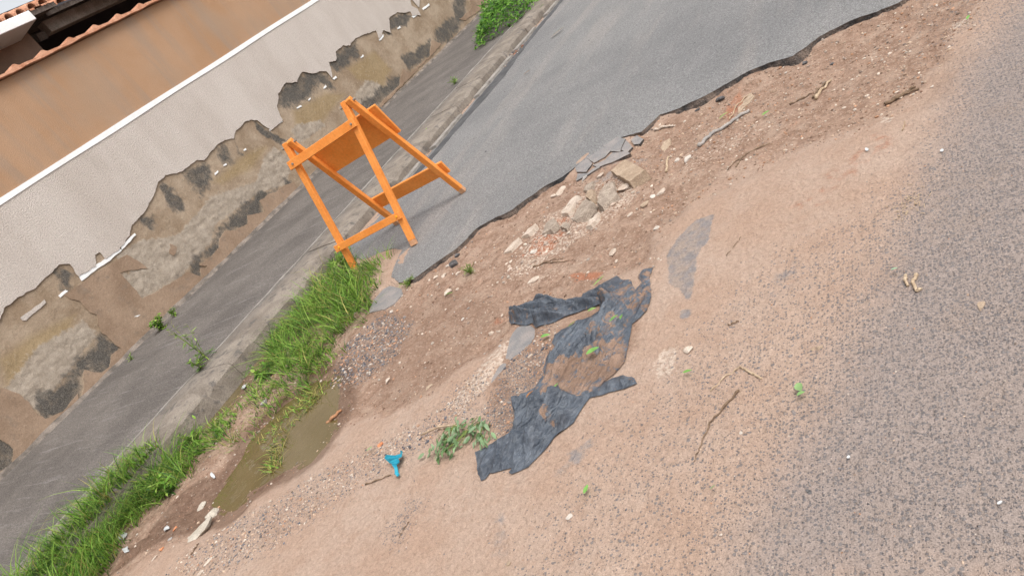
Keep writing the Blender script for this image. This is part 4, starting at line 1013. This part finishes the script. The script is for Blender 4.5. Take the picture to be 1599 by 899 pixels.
# the square slab, a thin flake and thin boards
def flag(name, pts, thick, kind, label, tilt=0, cat='slab', off=-.03, amp=.006):
    ol = ragged(plan(pts, off), .025, amp, seed=int(pts[0][0])); c0 = ol.mean(0); z0 = max(gz(*c0), *[gz(*p) for p in ol[::6]])
    if name == 'rubble_block': z0 = np.mean([gz(*p) for p in ol[::6]]) + .012; thick *= .5
    k = .86 if name == 'rubble_block' else .97
    T = lambda u, v, w: (c0[0] + (u - c0[0]) * (k if w else 1.0), c0[1] + (v - c0[1]) * (k if w else 1.0), z0 - .014 + w + tilt * (u - c0[0]) + (.012 * (float(vnoise(u * 30, v * 30, 3)) - .5) if w else -.02))
    return tag(slab(name, ol, T, thick, M_STONE[kind]), label, cat)
M_STONE['cong'] = speckled('conglomerate', (.32, .255, .205), (.47, .385, .31), 30, 190, .4, .012)
for pts, th, kd, lab, tl in (([(405, 610), (435, 545), (470, 490), (500, 480), (555, 510), (548, 545), (515, 570), (480, 600), (440, 622)], .055, 'cong', 'biggest grey rubble block, left of the dark crack', .12),
                             ([(560, 530), (572, 470), (610, 405), (658, 388), (672, 440), (692, 470), (640, 512), (590, 552)], .06, 'cong', 'speckled grey rubble block right of the dark crack', -.10),
                             ([(495, 482), (515, 440), (548, 443), (560, 490), (530, 510)], .085, 'tan', 'tan stone lying on top of the rubble blocks', .1),
                             ([(345, 565), (390, 505), (440, 458), (470, 466), (430, 540), (395, 578)], .05, 'pale', 'long pale rubble block nearest the red soil', .1),
                             ([(240, 680), (262, 612), (320, 588), (345, 620), (305, 665)], .05, 'cong', 'grey rubble block among red soil', .1),
                             ([(485, 642), (530, 580), (572, 552), (565, 592), (520, 636)], .05, 'pale', 'long pale rubble shard below the biggest block', .05),
                             ([(475, 442), (498, 400), (545, 382), (542, 412), (510, 442)], .045, 'cong', 'grey rubble lump above the tan stone', .05),
                             ([(120, 690), (160, 640), (215, 612), (222, 632), (170, 680)], .04, 'pale', 'pale rubble lump at the lower left end of the rubble', .1),
                             ([(20, 780), (60, 730), (120, 690), (130, 705), (70, 770)], .035, 'pale', 'flat pale rubble crust farthest down the broken strip', .05),
                             ([(340, 640), (370, 610), (410, 625), (385, 655)], .05, 'cong', 'small grey rubble block under the biggest one', 0)):
    flag('rubble_block', zoomed(pts, 780, 180, .278), th, kd, lab, tl, 'rubble', amp=.010)
flag('stone_slab', [(959, 276), (984, 259), (1018, 280), (991, 297)], .045, 'tan', 'square tan stone slab lying in the broken strip')
flag('stone_flake', [(1028, 226), (1034, 216), (1044, 212), (1045, 222), (1034, 233)], .016, 'tan', 'thin tan stone flake left of the grey root', cat='stone')
flag('stone_flake', [(1150, 160), (1172, 141), (1177, 147), (1160, 165), (1150, 175)], .012, 'tan', 'curled tan flake at the foot of the asphalt edge', cat='stone')
stone(1124, 155, 14, 'black tar lump in the orange hollow under the asphalt edge', 'dark', 16, .7, cat='chunk', name='asphalt_chunk')
stone(1090, 173, 9, 'small black tar lump by the orange hollow', 'dark', 7, .7, cat='chunk', name='asphalt_chunk')
stone(1257, 100, 10, 'black tar crumb below the right part of the edge', 'dark', 7, .6, cat='chunk', name='asphalt_chunk')
stone(1300, 101, 9, 'black tar crumb on soil far right', 'dark', 6, .6, cat='chunk', name='asphalt_chunk')
# bottom-left debris
ZD = lambda a, b: (130 + .2657 * a, 660 + .2657 * b)
stone(*ZD(768, 540), 23, 'rounded mortar lump at the end of the puddle', 'mortar', 18, .8, cat='mortar lump', name='mortar_lump')
stone(*ZD(700, 645), 56, 'long pale mortar lump lying below the rounded one', 'mortar', 34, .4, ang=ANG, cat='mortar lump', name='mortar_lump')
stone(*ZD(570, 150), 18, 'flat pale stone in the weeds by the kerb', 'white', 12, .4)
stone(*ZD(145, 780), 11, 'grey pebble at the edge of the bottom left grass', 'grey')
stone(*ZD(515, 685), 8, 'pale grey pebble in the mud near the bottom', 'grey')
stone(*ZD(545, 625), 9, 'orange brick crumb in the mud', 'brick', 7, .6, cat='brick bit', name='brick_crumb')
stone(*ZD(465, 745), 10, 'orange brick crumb below the other one', 'brick', 7, .6, cat='brick bit', name='brick_crumb')
stone(*ZD(735, 820), 18, 'elongated pale stone chip near the bottom edge', 'pale', 7, .5)
stone(*ZD(690, 885), 12, 'pale stone chip at the bottom edge', 'pale', 8, .5)
stone(*ZD(420, 800), 14, 'thin pale stone chip on wet sand', 'pale', 5, .5)
stone(*ZD(640, 450), 22, 'flat pale crust at the puddle bank', 'mortar', 14, .35)
stone(408, 624, 14, 'square grey concrete bit at the puddle edge', 'grey', 10, .7, cat='concrete bit', name='concrete_bit')
stone(595, 695, 12, 'dark reddish clod left of the leafy branch', 'brick', 8, .6, cat='clod', name='clod')
stone(1270, 545, 8, 'small brown clod on the grey road, left', 'tan', 6, .5, cat='clod', name='clod')
stone(1281, 543, 11, 'brown clod on the worn road right of the fabric', 'tan', 7, .5, cat='clod', name='clod')
stone(1264, 768, 9, 'dark brown clod on the grey road', 'dark', 8, .5, cat='clod', name='clod')
stone(1533, 478, 22, 'dry brown leaf-like clod at the right edge of the road', 'tan', 9, .4, cat='clod', name='clod')
stone(795, 880, 14, 'brown clod on sand at the bottom edge', 'tan', 8, .5, cat='clod', name='clod')

# twigs
def path3(pts, lift=.006, n=6):
    P = [on_ground(*p) for p in pts]; out = []
    for i in range(len(P) - 1):
        for k in range(n):
            q = P[i] + (P[i + 1] - P[i]) * k / n; q[2] = gz(q[0], q[1]) + lift + .004 * math.sin(k * 1.7 + i); out.append(q)
    q = P[-1].copy(); q[2] = gz(q[0], q[1]) + lift; out.append(q); return out
def twig(pts, r0, r1, label, mat=None, name='twig', cat='twig', branch=None):
    P = path3(pts, r0 * .9); v, f = tube_mesh(P, [(r0 + (r1 - r0) * i / (len(P) - 1)) * random.uniform(*((.8, 1.2) if r0 < .011 else (.9, 1.06))) for i in range(len(P))], 6)
    o = mesh(name, v, f, mat or M_TWIG, smooth=True); tag(o, label, cat)
    for br in branch or []:
        P = path3(br, r0 * .8); v, f = tube_mesh(P, [r1 + (r0 - r1) * .4 * (1 - i / (len(P) - 1)) for i in range(len(P))], 5); mesh('side_twig', v, f, mat or M_TWIG, o, smooth=True)
    return o
twig([(1155, 611), (1133, 636), (1110, 662), (1093, 702), (1085, 722)], .0045, .0015, 'long thin curved twig on the sand')
twig([(1110, 612), (1135, 588), (1157, 574), (1170, 580), (1187, 590)], .0022, .004, 'bent pale twig with a thick elbow', M_PALETWIG, branch=[[(1157, 574), (1172, 583), (1190, 592)]])
twig([(1234, 165), (1253, 156), (1272, 146)], .006, .004, 'straight brown stick on the broken strip')
twig([(1276, 157), (1284, 143), (1299, 128)], .010, .006, 'thick short stick with pale bark beside a straight one', M_PALETWIG)
twig([(1271, 155), (1278, 143), (1292, 130)], .008, .005, 'dark short stick lying against the pale one')
twig([(1384, 166), (1403, 155), (1418, 147), (1430, 137)], .010, .006, 'thick dark piece of bark at the right', branch=[[(1400, 158), (1412, 150), (1436, 141)]])
stone(1405, 154, 11, 'yellowish wood chip lying on the dark bark', 'pale', 7, .5, cat='wood chip', name='wood_chip')
twig([(833, 417), (850, 412), (872, 410), (897, 406)], .0045, .002, 'thin dry twig above the fabric', branch=[[(850, 412), (866, 406), (880, 405)]])
twig([(1137, 267), (1152, 252), (1165, 243), (1203, 225)], .0025, .005, 'long crooked twig below the grey root', branch=[[(1165, 243), (1158, 250), (1150, 262)]])
twig([(572, 757), (590, 751), (612, 742)], .004, .0025, 'thin twig pointing at the turquoise strip')
twig([(1093, 231), (1105, 219), (1117, 209), (1147, 190), (1172, 175)], .012, .010, 'straight pale grey root or pipe in the broken strip', M_STONE['grey'], 'grey_root', 'root')
twig([(1022, 203), (1035, 197), (1050, 194)], .010, .006, 'short pale root by the asphalt edge', M_STONE['pale'], 'pale_root', 'root')
twig([(1140, 188), (1150, 168), (1172, 148)], .005, .003, 'dry curved stalk under the asphalt edge', M_PALETWIG)
twig([(1416, 432), (1415, 440), (1419, 448)], .006, .005, 'curled dry bark, left one of the pair on the grey road', M_PALETWIG, 'dry_bark', 'bark')
twig([(1433, 431), (1427, 443), (1433, 457), (1440, 452)], .006, .004, 'curled dry bark, right one of the pair on the grey road', M_PALETWIG, 'dry_bark', 'bark')
twig([(640, 815), (632, 826), (624, 840)], .002, .002, 'tiny dark twig on gravel below the turquoise strip')
twig([(300, 866), (306, 857), (311, 849)], .004, .003, 'short dark stick below the long mortar lump')
twig([(1042, 270), (1043, 255), (1045, 247)], .008, .006, 'short upright-looking tan stick right of the square slab', M_PALETWIG)
twig([(1410, 205), (1413, 198), (1414, 190)], .003, .002, 'tiny pale straw near the dark bark', M_PALETWIG, 'straw', 'straw')
twig([(868, 585), (885, 586), (896, 583)], .002, .002, 'thin straw lying on the fabric', M_PALETWIG, 'straw', 'straw')
twig([(943, 505), (960, 497), (976, 484)], .003, .002, 'bent straw lying across the upper fabric', M_PALETWIG, 'straw', 'straw')
twig([(1138, 509), (1146, 506), (1155, 502)], .003, .003, 'short stick on the sand right of the fabric')
twig([(1135, 400 - 0), (1152, 380), (1158, 370)], .0015, .0015, 'hair-thin root on the pale sand above the fabric')
twig([(686, 671), (700, 669), (722, 666)], .004, .003, 'pale leafless stalk end of the leafy branch', M_PALETWIG)
# bark strip by the puddle
twig([(514, 664), (522, 655), (536, 642)], .013, .007, 'orange-brown bark strip at the puddle edge', speckled('orange_bark', (.34, .16, .08), (.42, .22, .12), 20, 120, .2, .004), 'bark_strip', 'bark')
# straw litter
V, F = [], []
c0 = on_ground(1425, 322)
for i in range(46):
    p = c0[:2] + RNG.normal(0, .035, 2) + np.array([.02, .05]) * random.uniform(-1, 1); a = random.uniform(0, 3.14); L = random.uniform(.008, .022)
    d_ = np.array([math.cos(a), math.sin(a)]) * L; z = gz(*p) + .004
    v, f = tube_mesh([(p[0], p[1], z), (p[0] + d_[0], p[1] + d_[1], z + random.uniform(0, .006))], [.0016, .0012], 4); k = len(V); V += v; F += [tuple(j + k for j in q) for q in f]
tag(mesh('straw_litter', V, F, M_PALETWIG), 'loose pale straw bits scattered on the grey road', 'straw', kind='stuff')

# leaves lying about
def one_leaf(px, py, w, col, label, ang=0, name='fallen_leaf', lift=.012, ratio=.45):
    p = on_ground(px, py); L = w * px_size(p); v, f = leaf_geo(L, L * ratio, random.uniform(.2, .5), random.uniform(-.1, .2), 5)
    v = v - np.array([L / 2, 0, 0]); v = v @ rotm(random.uniform(-.3, .3), random.uniform(-.15, .15), ang).T + np.array([p[0], p[1], p[2] + lift + .01])
    o = mesh(name, v, f, M_LEAF, smooth=True, attrs=dict(col=np.tile(np.array(col), (len(v), 1))))
    return tag(o, label, 'leaf')
G1, G2, G3 = (.20, .42, .10), (.14, .30, .06), (.27, .42, .12)
one_leaf(970, 512, 17, G1, 'green leaf, left one of the pair on the fabric', .9, lift=.05)
one_leaf(982, 510, 14, G1, 'green leaf, right one of the pair on the fabric', 1.7, lift=.05)
one_leaf(937, 562, 22, G1, 'larger single green leaf on the middle of the fabric', .5, lift=.045)
one_leaf(872, 610, 16, G1, 'green leaf on soil between the two fabric pieces', .9)
one_leaf(856, 529, 15, G1, 'green leaf on soil in the notch of the fabric', .4)
one_leaf(901, 516, 16, G2, 'narrow dark green leaf lying along a fabric fold', .9, lift=.03, ratio=.25)
one_leaf(941, 446, 24, G3, 'yellow-green leaf at the top of the fabric', .8, ratio=.3, lift=.02)
one_leaf(932, 493, 14, G3, 'small yellow-green leaf in the dirt of the upper fabric', .4, lift=.03)
one_leaf(845, 635, 17, (.48, .22, .09), 'orange-brown leaf lying on the lower fabric', 1.2, lift=.07)
one_leaf(921, 770, 17, G1, 'green leaf sprig alone on the sand near the bottom', 1.5)
one_leaf(1119, 768, 11, (.30, .36, .20), 'faded pale green leaf pressed into the sand', .5)
one_leaf(1078, 586, 14, G1, 'small green leaf right of the fabric tip', .2)
one_leaf(1253, 612, 20, (.30, .48, .20), 'crumpled green leaf on the worn road at right', 2.0, ratio=.7)
one_leaf(1256, 622, 12, (.24, .42, .15), 'lower half of the crumpled green leaf at right', .4, ratio=.7)
one_leaf(1133, 184, 17, G3, 'narrow green leaf under the asphalt edge', .6, ratio=.22)
one_leaf(1199, 182, 12, G1, 'small green leaf right of the grey root', .5, ratio=.4)
one_leaf(1515, 34, 10, G1, 'green leaf at the top right of the soil', 1.2)
one_leaf(1401, 427, 9, (.35, .55, .35), 'pale green leaf tip beside the curled bark', .2, ratio=.6)
one_leaf(582, 705, 11, (.25, .38, .16), 'green scrap of leaf beside the reddish clod', .8)
one_leaf(873, 54, 27, (.52, .46, .38), 'pale dried leaf on the asphalt up the street', .8, 'dry_leaf', ratio=.35)
one_leaf(825, 116, 15, (.36, .27, .19), 'brown dried leaf on the asphalt nearer the kerb', 1.1, 'dry_leaf', ratio=.3)
one_leaf(705, 462, 14, G2, 'green leaf scrap below the largest cream stone', .3, ratio=.3)

# leafy branch
pb = [on_ground(*p) for p in ((662, 684), (690, 671), (715, 668), (735, 676), (755, 680))]
br = tag(empty('leafy_branch', pb[0]), 'wilted branch with grey-green leaves lying on the sand', 'branch')
for p in pb: p[2] += .02
v, f = tube_mesh(pb, [.004, .004, .0035, .003, .002], 6); mesh('stalk', v, f, M_PALETWIG, br, smooth=True)
items = []
LC = [np.array(c_) for c_ in ((.17, .27, .12), (.22, .33, .17), (.27, .38, .22), (.14, .24, .09))]
bpoly = plan([(668, 716), (690, 690), (712, 665), (740, 655), (768, 660), (776, 685), (762, 700), (740, 690), (715, 715), (690, 720)])
sv, sf = [], []
lp = scatter(bpoly, 170, 1, .004)
for i, p in enumerate(lp):
    z = gz(*p) + random.uniform(.004, .05); L = random.uniform(.026, .046)
    a = ANG + math.pi + random.uniform(-1.3, 1.3)
    v, f = leaf_geo(L, L * random.uniform(.34, .5), random.uniform(.1, .6), random.uniform(0, .4), 4)
    v = v @ rotm(random.uniform(-.6, .6), random.uniform(-.2, .6), a).T + np.array([p[0], p[1], z])
    mesh('leaf', v, f, M_LEAF, br, attrs=dict(col=np.tile(LC[i % 4] * random.uniform(.8, 1.2), (len(v), 1))))
for i in range(0, 170, 7):
    q = min(pb[1:], key=lambda b_: np.linalg.norm(b_[:2] - lp[i])); v, f = tube_mesh([q, (q + np.array([*lp[i], q[2]])) / 2, (lp[i][0], lp[i][1], gz(*lp[i]) + .02)], [.002, .0018, .0012], 4); k = len(sv); sv += v; sf += [tuple(j + k for j in w_) for w_ in f]
tag(mesh('side_stalks', sv, sf, M_STEM, br), kind='stuff')

# litter
M_TEAL = speckled('turquoise_plastic', (.015, .25, .36), (.03, .33, .44), 30, 200, .15, .003, .5)
ol = [(400 + a / 3, 599 + b / 3) for a, b in ((622, 376), (655, 366), (680, 345), (705, 324), (712, 338), (703, 365), (697, 390), (682, 404), (678, 425), (686, 448), (672, 460), (662, 446), (668, 420), (660, 402), (640, 390))]
def scrap(name, pts, mat, label, cat, amp=.010, th=.004, seed=3, rag=.004):
    o2 = ragged(plan(pts), .010, rag, seed=seed)
    return tag(slab(name, o2, lambda u, v, w: (u, v, gz(u, v) + .004 + w + amp * float(vnoise(u * 45, v * 45, seed))), th, mat), label, cat)
c_ = np.mean(ol, 0); ol = [tuple(c_ + (np.array(p_) - c_) * .88) for p_ in ol]
scrap('plastic_strip', ol, M_TEAL, 'crumpled turquoise plastic strip on the sand', 'plastic', .05, .006, 3, .010)
M_LITTER = speckled('white_plastic', (.46, .47, .475), (.60, .60, .60), 20, 120, .12, .003, .5)
def bit(px, py, w, h, label, mat=None, seed=1):
    rr = random.Random(seed); pts = [(px + math.cos(a) * w / 2 * rr.uniform(.7, 1.1) + math.sin(a) * h * .3, py + math.sin(a) * h / 2 * rr.uniform(.7, 1.1) - math.cos(a) * w * .3) for a in (0, .9, 1.8, 2.6, 3.5, 4.3, 5.3)]
    return scrap('litter_scrap', pts, mat or M_LITTER, label, 'litter', .003 if px > 1000 else .012, .003, seed)
bit(188, 833, 13, 9, 'pale bluish plastic scrap at the edge of the grass, bottom left', seed=2)
bit(196, 857, 10, 9, 'white plastic scrap lowest at the bottom left', seed=3)
bit(257, 822, 10, 6, 'white scrap in the mud below the left grass', seed=4)
bit(321, 732, 6, 6, 'tiny white scrap on the mud bank left of the puddle', seed=5)
bit(251, 737, 15, 11, 'crumpled clear plastic scrap in the left grass', seed=6)
bit(305, 641, 9, 5, 'bluish white plastic cap by the narrow pool', seed=7)
bit(378, 600, 10, 6, 'white litter piece in the weeds at the end of the narrow pool', seed=8)
bit(1472, 237, 5, 4, 'tiny white scrap on pinkish sand', seed=9)
bit(1355, 236, 5, 4, 'white scrap ring on the sand below the bark', seed=12)
bit(1564, 788, 10, 4, 'white sliver on the grey road near the right edge', seed=10)
bit(1328, 716, 5, 4, 'white scrap on the grey road, lower right', seed=11)
p = on_plane(802, 62)
o = bpy.data.objects.new('crumpled_bag', rock_mesh('crumpled_bag', .07, .05, .05, M_LITTER, 5, 3, 1.2)); COL.objects.link(o); o.location = (p[0], p[1], p[2] + .03); tag(o, 'white crumpled plastic bag in the gutter', 'litter')
V, F, C = [], [], []
tpl = bmesh.new(); bmesh.ops.create_icosphere(tpl, subdivisions=1, radius=1); tv = np.array([v.co[:] for v in tpl.verts]); tf = np.array([[v.index for v in f_.verts] for f_ in tpl.faces]); tpl.free()
def pebbles(name, sets, label, cat='gravel'):
    Vs, Fs, Cs = [], [], []; k = 0
    for P, r0, r1, cols in sets:
        n = len(P); r = r0 * (r1 / r0) ** (RNG.random(n) ** 2.2); z = ground_h(P[:, 0], P[:, 1])
        a = RNG.uniform(0, 6.28, n); ca, sa = np.cos(a), np.sin(a)
        jit = tv[None] * RNG.uniform(.7, 1.2, (n, len(tv), 1)) * np.stack([r * RNG.uniform(.7, 1.3, n), r * RNG.uniform(.6, 1., n), r * RNG.uniform(.4, .8, n)], 1)[:, None, :]
        x = jit[..., 0] * ca[:, None] - jit[..., 1] * sa[:, None]; y_ = jit[..., 0] * sa[:, None] + jit[..., 1] * ca[:, None]
        Vs.append(np.stack([x + P[:, 0, None], y_ + P[:, 1, None], jit[..., 2] + (z + r * .2)[:, None]], -1).reshape(-1, 3))
        Fs.append((np.arange(n)[:, None, None] * len(tv) + tf[None] + k).reshape(-1, 3)); k += n * len(tv)
        c_ = np.array(cols)[RNG.integers(0, len(cols), n)] * RNG.uniform(.7, 1.3, (n, 1)); Cs.append(np.repeat(c_, len(tv), 0))
    t = NT(name + '_stone', .85, .3); t.color(t.mul(t.attr('col', 'Color'), t.step(t.noise(300, 2), .3, .7, .8, 1.2)))
    return tag(mesh(name, np.concatenate(Vs), np.concatenate(Fs), t.m, attrs=dict(col=np.concatenate(Cs))), label, cat, kind='stuff')
DK = [(.10, .10, .115), (.15, .145, .155), (.20, .18, .17)]; MX = DK + [(.42, .36, .31), (.38, .22, .14), (.30, .22, .17)]; SN = [(.42, .31, .23), (.36, .25, .18), (.5, .42, .35), (.22, .17, .14)]
pebbles('gravel', [(scatter(plan([(540, 525), (600, 483), (640, 500), (605, 560), (560, 592), (500, 602), (520, 560)]), 1500), .004, .013, MX),
                   (scatter(plan([(690, 640), (720, 600), (760, 580), (740, 640), (650, 700), (500, 800), (420, 860), (320, 899), (260, 890), (330, 830), (500, 740)]), 3200), .0025, .009, MX + SN + SN),
                   (scatter(plan([(770, 620), (800, 560), (860, 500), (900, 540), (860, 600), (820, 640), (790, 690), (740, 660)]), 900), .003, .009, MX),
                   (scatter(HOLE, 3600), .003, .012, SN + MX[3:]), (scatter(HOLE, 5000), .003, .010, [(.20, .125, .088), (.28, .185, .135), (.24, .15, .105)]), (scatter(RUBBLE, 320), .004, .02, [(.5, .42, .35), (.45, .35, .28), (.38, .3, .25)]),
                   (scatter(plan([(1060, 330), (1200, 250), (1330, 205), (1430, 150), (1540, 20), (1400, 5), (1260, 72), (1000, 206), (900, 330)]), 1400), .003, .012, SN + [(.36, .2, .12)]),
                   (scatter(plan([(600, 930), (640, 740), (1000, 600), (1400, 250), (1700, 100), (1700, 930)]), 900), .0018, .0045, MX + SN)],
        'loose gravel and grit strewn over the broken road')
pebbles('gutter_debris', [(scatter([(-5.09, 5.6), (-5.05, 5.6), (-5.05, 13), (-5.09, 13)], 500), .005, .02, [(.10, .085, .07), (.16, .12, .09), (.25, .19, .14)]),
                          (scatter(plan([(775, 100), (812, 70), (828, 60), (800, 95), (785, 110)]), 200), .008, .028, [(.16, .11, .08), (.3, .2, .13), (.5, .47, .44), (.25, .11, .07), (.08, .08, .1)])],
        'dirt and small rubbish caught along the gutter', 'debris')
pebbles('asphalt_grit', [(scatter([(-4.9, 4.9), (.3, 4.9), (.3, 14), (-4.9, 14)], 260), .003, .010, [(.10, .09, .08), (.28, .24, .2), (.06, .06, .06)])], 'scattered grit on the smooth asphalt', 'grit')
